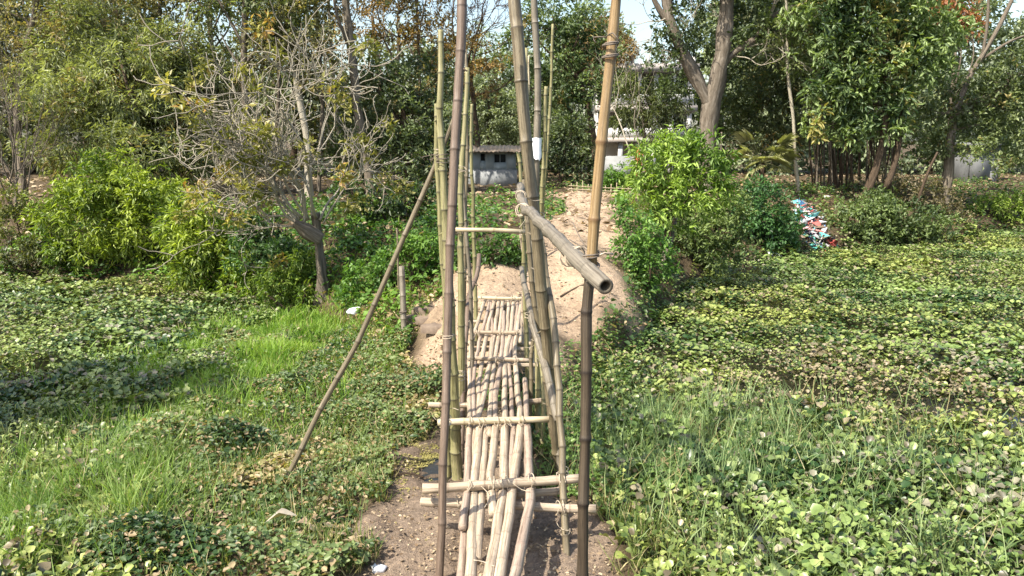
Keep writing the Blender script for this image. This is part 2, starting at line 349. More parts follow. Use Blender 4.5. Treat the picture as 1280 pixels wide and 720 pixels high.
# --- water hyacinth mats
def hyacinth(name, label, x0, x1, seed, maskf, nn, brown=None):
    r = np.random.RandomState(seed)
    k_ = 7; y = 4.3 + (33 - 4.3) * r.rand(nn // k_) ** 1.0; x = x0 + (x1 - x0) * r.rand(nn // k_)
    keep = seen(x, y, 140) & (y < shore(x) + .35 * r.randn(len(x))); x, y = x[keep], y[keep]
    keep = r.rand(len(x)) < maskf(x, y); x, y = x[keep], y[keep]
    near = sstep(14, 5, y); hp = .09 + .05 * noise2(x, y, .55, seed + 1) + .08 * r.rand(len(x)); size = .75 + .5 * r.rand(len(x)); tone = r.randn(len(x))
    cx_, cy_ = np.repeat(x, k_), np.repeat(y, k_); near = np.repeat(near, k_); hp = np.repeat(hp, k_); size = np.repeat(size, k_); tone = np.repeat(tone, k_); n = len(cx_)
    th = np.tile(np.arange(k_) * 6.283 / k_, n // k_) + np.repeat(r.rand(n // k_) * 6.283, k_) + .35 * r.randn(n); rad = (.025 + .085 * r.rand(n)) * size
    x, y = cx_ + rad * np.cos(th), cy_ + rad * np.sin(th); out_ = rad / .11
    z = np.maximum(zg(x, y), -.03) + np.clip(hp * (1.25 - .45 * out_) + .03 * r.randn(n), .03, .35)
    up_ = .75 - .75 * out_ + .3 * r.randn(n)
    d = np.stack([np.cos(th), np.sin(th), up_], 1); nr = np.stack([-np.cos(th) * up_ + .35 * r.randn(n), -np.sin(th) * up_ + .35 * r.randn(n), np.ones(n)], 1)
    ln = .087 * size * (.6 + .55 * r.rand(n)) * (1 - .13 * sstep(8, 12, y)) * (1 + .18 * noise2(x, y, .3, seed + 2)) * (1 - .05 * near) * (1 + .25 * sstep(18, 30, y)); wd = ln * (.78 + .3 * r.rand(n))
    g = lerp((.030, .064, .015), (.205, .260, .070), np.clip(.42 + .30 * noise2(x, y, .35, seed + 3) + .16 * tone + .28 * r.randn(n), 0, 1))
    pale = (r.rand(n) < .26)[:, None]; g = np.where(pale, g * .5 + np.array([.36, .40, .14]) * .5, g)  # some leaves paler: sheen highlights put into the leaf colour
    bm = brown(x, y) if brown is not None else 0 * x
    isb = r.rand(n) < np.clip(.10 + .6 * bm, 0, .7)
    bc = lerp((.09, .075, .045), (.30, .26, .18), r.rand(n)); g = np.where(isb[:, None], bc, g)
    tint = lerp((.92, 1., 1.), (1.08, 1.02, .9), np.clip(.5 + .5 * noise2(x, y, .12, seed + 4), 0, 1)); g = g * tint
    p = np.stack([x, y, z], 1)
    fr = y > 12.5; V, Fc = leaves(p[~fr], d[~fr], nr[~fr], ln[~fr], wd[~fr], T_HYA); Cc = np.repeat(g[~fr], 8, axis=0)
    Vf, Ff = leaves(p[fr], d[fr], nr[fr], ln[fr] * 1.08, wd[fr] * 1.15, T_BROAD); Fc = np.vstack([Fc, Ff + len(V)]); V = np.vstack([V, Vf]); Cc = np.vstack([Cc, np.repeat(g[fr], 6, axis=0)])
    # leaf stalks, for the plants close enough to show them
    s = (y < 10) & ~isb; m_ = s.sum(); ps = p[s].copy(); base = np.stack([cx_[s], cy_[s], np.maximum(ps[:, 2] - .16, -.05)], 1)
    sw = np.tile([[.009, 0, 0]], (m_, 1)); V2 = np.stack([base - sw, base + sw, ps + sw * .6, ps - sw * .6], 1).reshape(-1, 3)
    F2 = (np.array([[0, 1, 2], [0, 2, 3]])[None] + (np.arange(m_) * 4)[:, None, None]).reshape(-1, 3) + len(V)
    V = np.vstack([V, V2]); Fc = np.vstack([Fc, F2]); Cc = np.vstack([Cc, np.repeat(g[s] * .9 + .02, 4, axis=0)])
    o = mesh_obj(name, V, [Fc], M_GLOSS, None, Cc, smooth=True)
    o['label'] = label; o['category'] = 'floating plants'; o['kind'] = 'stuff'; return n
def lm(x, y): return sstep(-3.4, -5.0, x + .5 * noise2(x, y, .25, 61) + .10 * (y - 9)) * (1 - .5 * sstep(.2, 1., noise2(x, y, .3, 63)) * sstep(-9, -5, x))
def rm(x, y): return sstep(.95, 1.3, x + .12 * noise2(x, y, .4, 62)) * sstep(.15, .5, np.hypot(x - 1.4, (y - 15.) * .5)) * (1 - .35 * sstep(.3, 1.1, noise2(x, y, .28, 64)))
def brn(x, y): return np.exp(-(((x - 5.6) / 2.6) ** 2 + ((y - 11.3) / 1.9) ** 2)) * .6 + .5 * np.exp(-(((x - 3.4) / 1.3) ** 2 + ((y - 10.8) / .8) ** 2)) + .25 * sstep(.4, 1.4, noise2(x, y, .3, 66)) + .4 * np.exp(-(((x - 5.4) / 1.) ** 2 + ((y - 7.4) / .7) ** 2))
def brl(x, y): return .35 * sstep(.5, 1.5, noise2(x, y, .35, 67)) + .4 * np.exp(-(((x + 4.6) / .6) ** 2 + ((y - 9.5) / .5) ** 2))
hyacinth('water_hyacinth_mat', 'dense mat of round-leaved floating plants filling the pond left of the bridge', -19, -3, 1, lm, 225000, brl)
hyacinth('water_hyacinth_mat', 'dense mat of round-leaved floating plants, partly browned, filling the pond right of the bridge', .9, 24, 2, rm, 350000, brn)

# --- grass
def grass(name, label, cx, cy, rx, ry, nn, seed, h=.32, c0=(.10, .19, .035), c1=(.20, .30, .06), dry=.06, clump=.5, lean=.35, wd0=.010):
    r = np.random.RandomState(seed); x = cx + rx * r.randn(nn) * .55; y = cy + ry * r.randn(nn) * .55
    keep = seen(x, y, 150) & (noise2(x, y, 1.1, seed + 1) > -1.2 + clump * r.rand(nn)) & (mudm(x, y) < .5) & (pathd(x, y) > -.1); x, y = x[keep], y[keep]; n = len(x)
    z = np.maximum(zg(x, y), -.03); th = r.rand(n) * 6.283
    d = np.stack([lean * r.randn(n), lean * r.randn(n), np.ones(n)], 1); nr = np.stack([np.cos(th), np.sin(th), 0 * th], 1)
    ln = h * (.5 + .8 * r.rand(n)) * (1 + .25 * noise2(x, y, .6, seed + 2)); wd = np.full(n, wd0) * (.7 + .7 * r.rand(n)) * (1 + np.clip((y - 8) / 10, 0, 2))
    g = lerp(c0, c1, np.clip(.5 + .25 * noise2(x, y, .5, seed + 3) + .3 * r.randn(n), 0, 1))
    g = np.where((r.rand(n) < dry)[:, None], lerp((.30, .26, .12), (.42, .36, .20), r.rand(n)), g)
    return field(name, np.stack([x, y, z - .01], 1), d, nr, ln, wd, T_BLADE, g, M_GRASS, None, label, 'stuff', 'grass')
g1 = G(340, 445); grass('grass_patch', 'bright fresh green grass left of the slanting bamboo brace', g1[0] - .15, g1[1] + .2, 1.9, 3.3, 20000, 101, .24, (.12, .23, .03), (.29, .41, .08), .05, lean=.45)
g1 = G(210, 530); grass('grass_patch', 'bright grass mixed with floating leaves reaching from the middle to the lower left', g1[0], g1[1], 2.2, 1.9, 4000, 109, .22, (.10, .19, .03), (.25, .34, .09), .05, lean=.45)
g1 = G(260, 610); grass('grass_patch', 'mixed grass and weeds around the foot of the slanting brace', g1[0], g1[1], 2.4, 2.0, 4800, 102, .24, (.08, .14, .04), (.22, .27, .10), .12)
g1 = G(15, 665); grass('grass_patch', 'tall light green grass in the near left corner', g1[0] + .3, g1[1] + .3, 1.1, 1.3, 5200, 103, .42, (.13, .22, .05), (.24, .33, .10), .05, lean=.5)
g1 = G(880, 550); grass('grass_patch', 'long bluish green grass growing through the floating plants right of the bridge', g1[0], g1[1], 1.8, 1.6, 3200, 104, .36, (.11, .18, .07), (.27, .35, .16), .06, lean=.32)
g1 = G(1020, 600); grass('grass_patch', 'sparse long grass blades among the near right floating plants', g1[0], g1[1], 3.4, 2.2, 2800, 105, .46, (.12, .18, .07), (.28, .35, .16), .10, lean=.45)
g1 = G(450, 640); grass('grass_patch', 'short yellowing grass along the left edge of the mud flat', g1[0], g1[1], 1.2, 2.2, 4200, 106, .16, (.08, .13, .03), (.20, .22, .07), .4)
g1 = G(780, 690); grass('grass_patch', 'short pale grass along the right edge of the mud flat', g1[0] + .2, g1[1], .7, .8, 1100, 107, .26, (.09, .15, .03), (.20, .24, .08), .35)
g1 = G(480, 440, .1); grass('grass_patch', 'thin grass and dry straw beside the short leaning post', g1[0], g1[1], 1.3, 2.2, 4200, 108, .15, (.09, .15, .03), (.20, .22, .07), .45)

# --- low broad-leaved weeds on the land and the banks
def weeds(name, label, n0, seed, region, maskf, sz=.06, hgt=.16, c0=(.035, .085, .02), c1=(.12, .21, .045), dead=.04, cat='ground cover'):
    r = np.random.RandomState(seed); x0, x1, y0, y1 = region
    x = x0 + (x1 - x0) * r.rand(n0); y = y0 + (y1 - y0) * r.rand(n0)
    k = seen(x, y) & (r.rand(n0) < maskf(x, y)) & (mudm(x, y) < .3) & (pathd(x, y) > -.05); x, y = x[k], y[k]; n = len(x)
    hh = hgt * np.clip(.7 + .55 * noise2(x, y, .45, seed + 1), .1, 2.2); z = np.maximum(zg(x, y), -.02) + hh * (.25 + .75 * r.rand(n) ** .6)
    th = r.rand(n) * 6.283; d = np.stack([np.cos(th), np.sin(th), .4 * r.randn(n)], 1); nr = np.stack([.45 * r.randn(n), .45 * r.randn(n) - .2, np.ones(n)], 1)
    ln = sz * (.6 + .8 * r.rand(n)); wd = ln * (.5 + .3 * r.rand(n))
    g = lerp(c0, c1, np.clip(.45 + .3 * noise2(x, y, .3, seed + 2) + .25 * r.randn(n), 0, 1))
    g = np.where((r.rand(n) < dead)[:, None], lerp((.22, .15, .07), (.40, .31, .18), r.rand(n)), g)
    return field(name, np.stack([x, y, z], 1), d, nr, ln, wd, T_BROAD, g, M_LEAF, None, label, 'stuff', cat)
weeds('low_weeds', 'low leafy weeds and dead stems between the left pond and the mud flat', 80000, 201, (-5.2, -.9, 4.5, 14), lambda x, y: (.25 + .75 * sstep(-.9, .3, noise2(x, y, .55, 202))) * (y < shore(x) + .5), .055, .18, (.04, .08, .025), (.19, .245, .09), .16)
weeds('low_weeds', 'dark leafy weeds crowding the right side of the deck', 40000, 209, (-.5, 3.8, 6.9, 18), lambda x, y: (.9 * (x < 1.9) + .6 * (x >= 1.9) * (y > shore(x) - .8)) * (y < shore(x) + 3.4), .055, .20, (.035, .08, .02), (.16, .25, .06), .10)
weeds('straw_tangle', 'patchy yellow dry stalks and leaves among the weeds near the slanting brace', 16000, 207, (-3.4, -.9, 7.5, 14.5), lambda x, y: sstep(.2, .8, noise2(x, y, .42, 208)), .065, .12, (.20, .19, .07), (.46, .41, .20), .5)
weeds('bank_creepers', 'bright creeping weeds covering the bank left of the path', 52000, 203, (-14, 1.7, 12, 27), lambda x, y: (y > shore(x) - .2) * sstep(-1.3, .1, noise2(x, y, .35, 204) + (x < -.8) * .5) * (.35 + .65 * (y < shore(x) + 6)), .11, .30, (.04, .10, .02), (.15, .26, .045), .07)
weeds('bank_creepers', 'low weeds and creepers covering the bank right of the path', 60000, 205, (.6, 27, 11.5, 40), lambda x, y: (y > shore(x) - .3) * (.4 + .6 * (y < shore(x) + 6)) * sstep(-1.4, 0, noise2(x, y, .3, 206)), .12, .30, (.045, .085, .025), (.13, .20, .05), .10)

# --- fallen leaves, straw and chips
def litter(name, label, n0, seed, region, maskf, sz=.05, lift=.01):
    r = np.random.RandomState(seed); x0, x1, y0, y1 = region; x = x0 + (x1 - x0) * r.rand(n0); y = y0 + (y1 - y0) * r.rand(n0)
    k = seen(x, y) & (r.rand(n0) < maskf(x, y)); x, y = x[k], y[k]; n = len(x); z = zg(x, y); k = z > -.02; x, y, z = x[k], y[k], z[k]; n = len(x)
    th = r.rand(n) * 6.283; d = np.stack([np.cos(th), np.sin(th), .2 * r.randn(n)], 1); nr = np.stack([.35 * r.randn(n), .35 * r.randn(n), np.ones(n)], 1)
    ln = sz * (.4 + 1.2 * r.rand(n)); wd = ln * (.2 + .5 * r.rand(n)); g = lerp((.15, .10, .06), (.48, .38, .26), r.rand(n) ** 1.3)
    return field(name, np.stack([x, y, z + lift + .01 * r.rand(n)], 1), d, nr, ln, wd, T_QUAD, g, M_DRY, None, label, 'stuff', 'leaf litter')
litter('mud_litter', 'chips and dry leaf scraps trodden into the mud beside the bridge', 9000, 301, (-1.6, 1.3, 4.5, 11), lambda x, y: .9 * mudm(x, y) * (1 - np.exp(-(((x + .78) / .4) ** 2 + ((y - 8.7) / 1.2) ** 2))), .028)
litter('path_litter', 'dry fallen leaves scattered on the pale path', 16000, 302, (-2.5, 5, 9.5, 30), lambda x, y: .6 * (pathd(x, y) < .3), .05)
litter('leaf_litter', 'brown leaf litter lying between the weeds left of the mud flat', 6000, 303, (-5, -.9, 4.5, 13), lambda x, y: .7 * sstep(-.2, .8, noise2(x, y, .55, 305)) * (mudm(x, y) < .4), .07, .05)
litter('leaf_litter', 'brown leaf litter under the trees on the far bank', 20000, 304, (-26, 30, 18, 48), lambda x, y: (y > shore(x) + 2.5) * .9, .16, .03)
r_ = np.random.RandomState(9); nn = 4200
a_ = r_.randn(nn, 2) * [.22, .62] + [-1.0, 8.75]; a_ = a_[(noise2(a_[:, 0], a_[:, 1], 1.6, 9) > -.3)]; nn = len(a_)
zz = np.maximum(zg(a_[:, 0], a_[:, 1]), -.035) + .006
field('duckweed', np.stack([a_[:, 0], a_[:, 1], zz], 1), r_.randn(nn, 3) * [1, 1, .1], np.tile([[0, 0, 1.]], (nn, 1)), .022 * (.5 + r_.rand(nn)), .018 * (.5 + r_.rand(nn)), T_LEAF,
      lerp((.20, .18, .06), (.36, .32, .12), r_.rand(nn)), M_DRY, None, 'yellow-green scum of tiny floating leaves on the puddle beside the bridge', 'stuff', 'pond scum')

# ------------------------------------------------------------------ trees and shrubs
STY = dict(   # leaf length, width, leaves per cluster, droop, spread, template
    mango=(.21, .055, 8, .55, 1.0, T_LEAF), broad=(.17, .085, 5, .15, 1.0, T_LEAF), fine=(.10, .045, 7, .1, 1.2, T_LEAF),
    whorl=(.26, .085, 8, .25, 1.6, T_BROAD), bamboo=(.26, .045, 6, .7, .9, T_LEAF), big=(.26, .13, 5, .2, 1.0, T_LEAF))
def crown(name, parent, blobs, style, c0, c1, dens=1., seed=0, gap=.0, autumn=0., ac=((.28, .16, .05), (.40, .27, .08)), scale=1., mat=None, label=None, shell=.55):
    r = np.random.RandomState(seed); lL, lW, k, droop, spread, T = STY[style]; lL *= scale; lW *= scale
    Ps, Ax = [], []
    for bx, by, bz, br in blobs:
        nc = max(12, int(dens * 2.2 * 4 * math.pi * br * br / (lL * lW * .5 * k)))
        u = unit(r.randn(nc, 3)); rad = br * (shell + (1.06 - shell) * r.rand(nc) ** .7) * (1 + .22 * noise3(u, .9, seed + int(br * 100)))
        Ps.append(np.array([bx, by, bz]) + u * rad[:, None] * [1.08, .9, .92]); Ax.append(u)
    Pt = np.vstack(Ps); A = np.vstack(Ax)
    nf = noise3(Pt, .75 / max(.6, np.mean([q[3] for q in blobs])), seed + 5); kp = nf > (-1.5 + gap * 1.6); Pt, A, nf = Pt[kp], A[kp], nf[kp]
    kp = Pt[:, 2] > zg(Pt[:, 0], Pt[:, 1]) + .05; Pt, A, nf = Pt[kp], A[kp], nf[kp]
    nc = len(Pt); ax = unit(A * .8 + r.randn(nc, 3) * .5 + [0, 0, .45])
    q = np.repeat(np.arange(nc), k); n = len(q)
    rd = r.randn(n, 3); d = unit(ax[q] * .75 + unit(rd) * spread - np.array([0, 0, droop])[None])
    nr = ax[q] * .6 + np.array([0, 0, .8]) + .45 * r.randn(n, 3)
    pos = Pt[q] + d * (.25 * lL) + r.randn(n, 3) * lL * .22
    ln = lL * (.6 + .7 * r.rand(n)); wd = lW * (.7 + .6 * r.rand(n))
    t = np.clip(.45 + .22 * noise3(Pt, .35, seed + 9)[q] + .22 * r.randn(nc)[q] + .14 * r.randn(n), 0, 1); g = lerp(c0, c1, t)
    if autumn: g = np.where(((noise3(Pt, .5, seed + 11)[q] + .8 * r.randn(n)) > 2.2 - 2.6 * autumn)[:, None], lerp(ac[0], ac[1], r.rand(n)), g)
    o = field(name, pos, d, nr, ln, wd, T, g, mat or M_LEAF, parent)
    if label: o['label'] = label
    return o
def grow(out, p, d, Ln, r0, lev, rng, wander=.25, up=.05, kids=(3, 5), ang=.75, shrink=.62, tips=None):
    k = 6; pts = [np.array(p, float)]; d = np.array(d, float); d /= np.linalg.norm(d); dirs = [d]
    for i in range(k):
        d = d + wander * rng.randn(3) * .5 + np.array([0, 0, up]); d /= np.linalg.norm(d); pts.append(pts[-1] + d * Ln / k); dirs.append(d)
    pts = np.array(pts); out.append((pts, np.linspace(r0, r0 * .42, k + 1)))
    if lev <= 0:
        if tips is not None: tips.append(pts[-1])
        return
    for j in range(rng.randint(kids[0], kids[1] + 1)):
        i = rng.randint(2, k + 1); s = rng.randn(3); s -= dirs[i] * (s @ dirs[i]); s /= np.linalg.norm(s)
        a = ang * (.6 + .7 * rng.rand()); nd = dirs[i] * math.cos(a) + s * math.sin(a)
        grow(out, pts[i], nd, Ln * shrink * (.7 + .6 * rng.rand()), r0 * (.42 + .58 * (1 - i / k)) * .66, lev - 1, rng, wander, up, kids, ang, shrink, tips)
def W(b, d0):                                           # (px, py, rpx[, dd]) -> world blob
    d = d0 + (b[3] if len(b) > 3 else 0); c = P(b[0], b[1], d); return (c[0], c[1], c[2], b[2] * d / F)
def tree(name, label, cat, d, trunk, blobs, style, c0, c1, seed=0, r0=.16, r1=.07, bark=None, limbs=(), dens=1., gap=0., autumn=0., scale=1., group=None, twiglev=0, nlimb=6, ac=((.22, .17, .06), (.34, .28, .11)), lump=.12, crownlabel=None, shell=.55):
    bark = bark or BK_BROWN; rng = np.random.RandomState(seed + 1000)
    tp = [P(*(q if len(q) > 2 else (q[0], q[1], d))) for q in trunk]
    b0 = tp[0].copy(); b0[2] = float(zg(b0[0], b0[1])) - .15
    if tp[0][2] > b0[2] + .2: tp = [b0] + tp
    else: tp[0][2] = b0[2]
    t = thing(name, (tp[0][0], tp[0][1], b0[2] + .15), label, cat, group)
    pth = smooth_path(tp, .3); a = Acc(); rr = np.linspace(r0, r1, len(pth)); rr[:3] *= [1.35, 1.15, 1.05][:len(rr[:3])]
    tube(a, pth, rr, 9, lump=lump, seed=seed); a.obj('trunk', bark, t)
    for i, (pts, ra, rb) in enumerate(limbs):
        q = smooth_path([P(*(v if len(v) > 2 else (v[0], v[1], d))) for v in pts], .25); a = Acc(); tube(a, q, np.linspace(ra, rb, len(q)), 7, lump=lump, seed=seed + i + 1); a.obj('limb', bark, t)
    wb = [W(b, d) for b in blobs]
    if wb and nlimb:
        a = Acc(); top = pth[-1]
        for i, b in enumerate(wb[:nlimb]):
            s = pth[int(len(pth) * (.55 + .44 * rng.rand()))]; e = np.array(b[:3]); mid = (s + e) / 2 + rng.randn(3) * .15 * np.linalg.norm(e - s)
            q = smooth_path([s, mid, e], .4); ra_ = min(r1, .09); tube(a, q, np.linspace(ra_ * .8, ra_ * .25, len(q)), 5, seed=seed + i)
            o_ = []
            for _ in range(3): grow(o_, q[int(len(q) * .7)], rng.randn(3) + [0, 0, .3], b[3] * 1.0, ra_ * .25, 1, rng)
            for pp, ra in o_: tube(a, pp, ra, 3, caps=False)
        a.obj('branches', bark, t, kind='stuff')
    if wb: crown('crown', t, wb, style, c0, c1, dens, seed, gap, autumn, ac, scale, label=crownlabel, shell=shell)
    return t
def shrub(label, d, blobs, style, c0, c1, seed, foot=None, dens=1., gap=0., scale=1., autumn=0., stems=5, bark=None, group=None, name='leafy_shrub', cat='shrub', sr=.025):
    if foot is not None: d = onbank(*foot)[1] + .35
    wb = [W(b, d) for b in blobs]; rng = np.random.RandomState(seed + 500)
    cx = np.mean([b[0] for b in wb]) if foot is None else P(foot[0], foot[1], d)[0]; fy = wb[0][1]; fz = float(zg(cx, fy))
    t = thing(name, (cx, fy, fz), label, cat, group)
    for i in range(stems):
        b = wb[i % len(wb)]; s = np.array([cx + .12 * rng.randn(), fy + .12 * rng.randn(), 0]); s[2] = float(zg(s[0], s[1])) - .08; e = np.array(b[:3]) + rng.randn(3) * b[3] * .35
        q = smooth_path([s, (s + e) / 2 + rng.randn(3) * .12, e], .25); a = Acc(); tube(a, q, np.linspace(sr, sr * .35, len(q)), 5, seed=i); 
        o_ = []
        for _ in range(4): grow(o_, q[int(len(q) * (.4 + .5 * rng.rand()))], rng.randn(3) + [0, 0, .4], b[3] * .8, sr * .4, 1, rng)
        for pp, ra in o_: tube(a, pp, ra, 3, caps=False)
        a.obj('stem', bark or BK_BROWN, t)
    crown('foliage', t, wb, style, c0, c1, dens, seed, gap, autumn, scale=scale); return t
DK0, DK1 = (.045, .065, .030), (.19, .24, .10)       # deep green
MD0, MD1 = (.075, .10, .04), (.27, .31, .13)       # mid green
OL0, OL1 = (.085, .085, .040), (.26, .25, .12)       # olive
BR0, BR1 = (.075, .130, .018), (.330, .400, .065)       # fresh bright green

exec_trees = True
# ---- far row: closes the view beyond the bank
GB = 'tall trees standing behind the far bank'
far = [(-70, 45, 'far tree at the extreme left of the back row'), (40, 50, 'far tree with dark crown behind the brown twiggy shrub'), (150, 46, 'far tree behind the muted green tree'),
       (265, 52, 'far tree behind the slim forked trunk at left'), (365, 47, 'far tree behind the bare pollarded tree'), (470, 50, 'far tree behind the tall dark slanting trunk')]
for i, (px, d, lb) in enumerate(far):
    r_ = random.Random(i + 5)
    bl = [(px + r_.uniform(-35, 35), y + r_.uniform(-15, 15), r_.uniform(46, 62), r_.uniform(-2, 2)) for y in (-95, -40, 15, 70, 125, 170) for _ in range(2)]
    bl = [b for b in bl if min(math.hypot(b[0] - hx, (b[1] - hy)) for hx, hy in ((215, 40), (450, 70), (490, 30), (340, 0), (235, 5))) > 52]
    if i >= 4: bl = [b for b in bl if b[1] > 40]
    tree('background_tree', lb, 'tree', d, [(px, 225), (px + 6, 120), (px - 5, 20)], bl, 'big', (.09, .11, .06), (.32, .34, .19), 30 + i, .22, .1, BK_BROWN, dens=.36, gap=.75, autumn=.18, ac=((.12, .09, .04), (.22, .17, .08)), scale=1.25, group=GB)
for i, (px, d, y0, lb) in enumerate([(560, 52, 110, 'far low tree behind the left cluster of bridge poles'), (640, 56, 95, 'grey-green far tree directly behind the small house'), (700, 52, 60, 'far tree just right of the tall leaning bridge pole'),
                                     (905, 50, 20, 'far tree behind the fork of the big trunk'), (985, 48, -20, 'far tree behind the bamboo grove'), (1075, 52, -40, 'far tree behind the big-leaved tree'), (1165, 50, 10, 'far tree left of the grey shed'), (1290, 50, 60, 'far tree at the extreme right of the back row'), (1230, 54, 110, 'far low tree behind the grey shed')]):
    r_ = random.Random(i + 50)
    bl = [(px + r_.uniform(-38, 38), y + r_.uniform(-12, 12), r_.uniform(40, 56), r_.uniform(-2, 2)) for y in range(y0, 215, 42) for _ in range(2)]
    tree('background_tree', lb, 'tree', d, [(px, 225), (px - 4, 150), (px + 5, max(y0, 60))], bl, 'big', (.09, .12, .07), (.32, .37, .22), 60 + i, .2, .09, BK_BROWN, dens=.38, gap=.7, scale=1.25, group=GB)

# ---- left side
tree('muted_green_tree', 'wide bushy tree with dull green leaves above the bright shrubs at left', 'tree', 28, [(150, 250), (155, 180), (165, 110)],
     [(95, 165, 58), (150, 115, 62), (215, 150, 55, 1), (120, 60, 55, 2), (205, 75, 52, 1.5), (255, 105, 45, 2), (180, 190, 50, -1), (255, 185, 42), (75, 100, 42, 2)], 'bamboo', (.085, .105, .045), (.34, .37, .17), 101, .2, .08, dens=.62, gap=.62, autumn=.22, ac=((.20, .15, .07), (.33, .28, .14)))
tree('upper_left_tree', 'tall tree with sparse olive and brown leaves in the top left corner', 'tree', 31, [(30, 250), (22, 140), (40, 30), (60, -60)],
     [(20, 20, 55), (75, -30, 60, 1), (-30, 70, 50), (110, 15, 40, 1), (180, -40, 60, 1), (250, -30, 55, 2)], 'broad', (.11, .11, .05), (.32, .30, .15), 102, .16, .07, BK_GREY, dens=.34, gap=.8, autumn=.5)
# brown twiggy shrub, far left
def bare(name, label, cat, d, foot, n, hpx, r0, seed, bark, lev=2, spread=.5, up=.12, leafc=None, kids=(3, 4), ang=.6, lean=(0, 0), dens=.2, leafstyle='fine', parts=True):
    rng = np.random.RandomState(seed); f = P(foot[0], foot[1], d); f[2] = float(zg(f[0], f[1])) - .05; t = thing(name, f, label, cat); tips = []
    tw = Acc()
    for i in range(n):
        o_ = []; grow(o_, f + rng.randn(3) * [.12, .12, 0], np.array([spread * rng.randn() + lean[0], spread * rng.randn() + lean[1], 1]), hpx * d / F * (.6 + .5 * rng.rand()), r0, lev, rng, .35, up, kids, ang, .62, tips)
        a = Acc(); tube(a, smooth_path(o_[0][0], .2), np.linspace(r0, r0 * .42, len(smooth_path(o_[0][0], .2))), 6, seed=i); a.obj('stem', bark, t)
        for pp, ra in o_[1:]: tube(tw, pp, ra, 4, caps=False)
    if tw.n: tw.obj('twigs', bark, t, kind='stuff')
    if leafc:
        pts = [(*p, .18) for p in tips[::2]]
        crown('leaves', t, pts, leafstyle, leafc[0], leafc[1], dens, seed, .2)
    return t
bare('twiggy_shrub', 'brown leafless twiggy thicket at the far left edge of the bank', 'shrub', 25, (18, 250), 11, 165, .035, 7, BK_GREY, 3, .5)
bare('twiggy_shrub', 'thin brown twigs standing behind the bright shrubs at left', 'shrub', 26, (300, 240), 7, 130, .03, 8, BK_GREY, 3, .55)
# slim tall trunks
def bole(label, d, pts, r0, r1, bark, seed, blobs=(), limbs=(), style='broad', c=(DK0, DK1), name='slim_tree', dens=.4, gap=.6, autumn=0.):
    return tree(name, label, 'tree', d, pts, blobs, style, c[0], c[1], seed, r0, r1, bark, limbs, dens, gap, autumn, nlimb=4)
bole('slim pale-barked tree forking high up at left', 29, [(308, 250), (307, 140), (305, 60), (312, -40)], .14, .10, BK_ROSE, 110,
     [(330, -30, 50), (285, -10, 40), (350, 30, 32)], [([(305, 60), (290, 30), (262, -20)], .07, .04), ([(305, 90), (285, 60), (275, 40)], .05, .02)], c=(MD0, MD1))
bole('thin grey trunk just left of the tall dark slanting trunk', 31, [(398, 250), (403, 120), (393, 0), (390, -60)], .09, .06, BK_GREY, 111, [(395, -40, 45), (365, 15, 35)], c=(OL0, OL1))
bole('tall dark trunk slanting down to the right at upper left', 30, [(468, 268), (455, 190), (442, 90), (432, 0), (425, -70)], .17, .13, BK_GREY, 112, [(430, -70, 50), (470, -50, 40)], c=(MD0, MD1))
bole('pale mottled trunk behind the pollarded tree', 29, [(388, 260), (384, 180), (372, 110), (366, 40)], .14, .09, BK_PALE, 113, [(365, 30, 42), (340, 65, 35), (400, 85, 32)], c=(OL0, OL1), autumn=.2)
for k_, (x_, y_, d_, lb, bk_) in enumerate([(205, 225, 33, 'thin pale trunk rising behind the muted green tree', BK_GREY), (262, 225, 34, 'thin grey trunk between the muted green tree and the forked pale trunk', BK_PALE), (342, 235, 33, 'thin straight trunk just right of the forked pale trunk', BK_GREY), (418, 255, 32, 'slim pale trunk between the pollarded tree and the slanting trunk', BK_PALE), (520, 230, 36, 'thin upright trunk left of the yellow-green outermost bridge post', BK_GREY)]):
    bole(lb, d_, [(x_, y_), (x_ + 5, y_ - 90), (x_ - 4 + 6 * (k_ % 3), y_ - 190), (x_ - 10 + 8 * (k_ % 3), -60)], .085, .05, bk_, 170 + k_, [(x_ - 10, 5, 22), (x_ + 18, -25, 24)], [([(x_ + 3, y_ - 60), (x_ + 25 - 20 * (k_ % 2) * 2, y_ - 120), (x_ + 34 - 30 * (k_ % 2) * 2, y_ - 170)], .04, .02)], c=(OL0, OL1), dens=.3)
# dark evergreen centre-left
tree('dark_evergreen_tree', 'dark leafy tree left of the bridge poles above the creepers', 'tree', 31, [(505, 245), (508, 180), (500, 110)],
     [(470, 110, 42), (525, 100, 42, 1), (500, 150, 48), (545, 160, 36), (455, 170, 38, 1), (510, 200, 40, -.5), (552, 215, 30, -1), (430, 205, 30)], 'broad', DK0, DK1, 114, .15, .07, dens=.48, gap=.55, autumn=.04)
tree('rusty_leaved_tree', 'tree with sparse rusty and olive leaves against the sky left of the bridge poles', 'tree', 36, [(490, 240), (495, 120), (500, 30)],
     [(455, 25, 32), (500, 10, 42), (540, 45, 35), (470, -35, 45), (535, -25, 40), (560, 85, 32), (600, 100, 28, 1), (575, 60, 26), (610, 70, 22), (420, 40, 26)], 'fine', (.13, .09, .035), (.30, .20, .08), 115, .13, .06, BK_GREY, dens=.26, gap=.7, autumn=.35, ac=((.30, .18, .05), (.42, .28, .08)), scale=1.5)
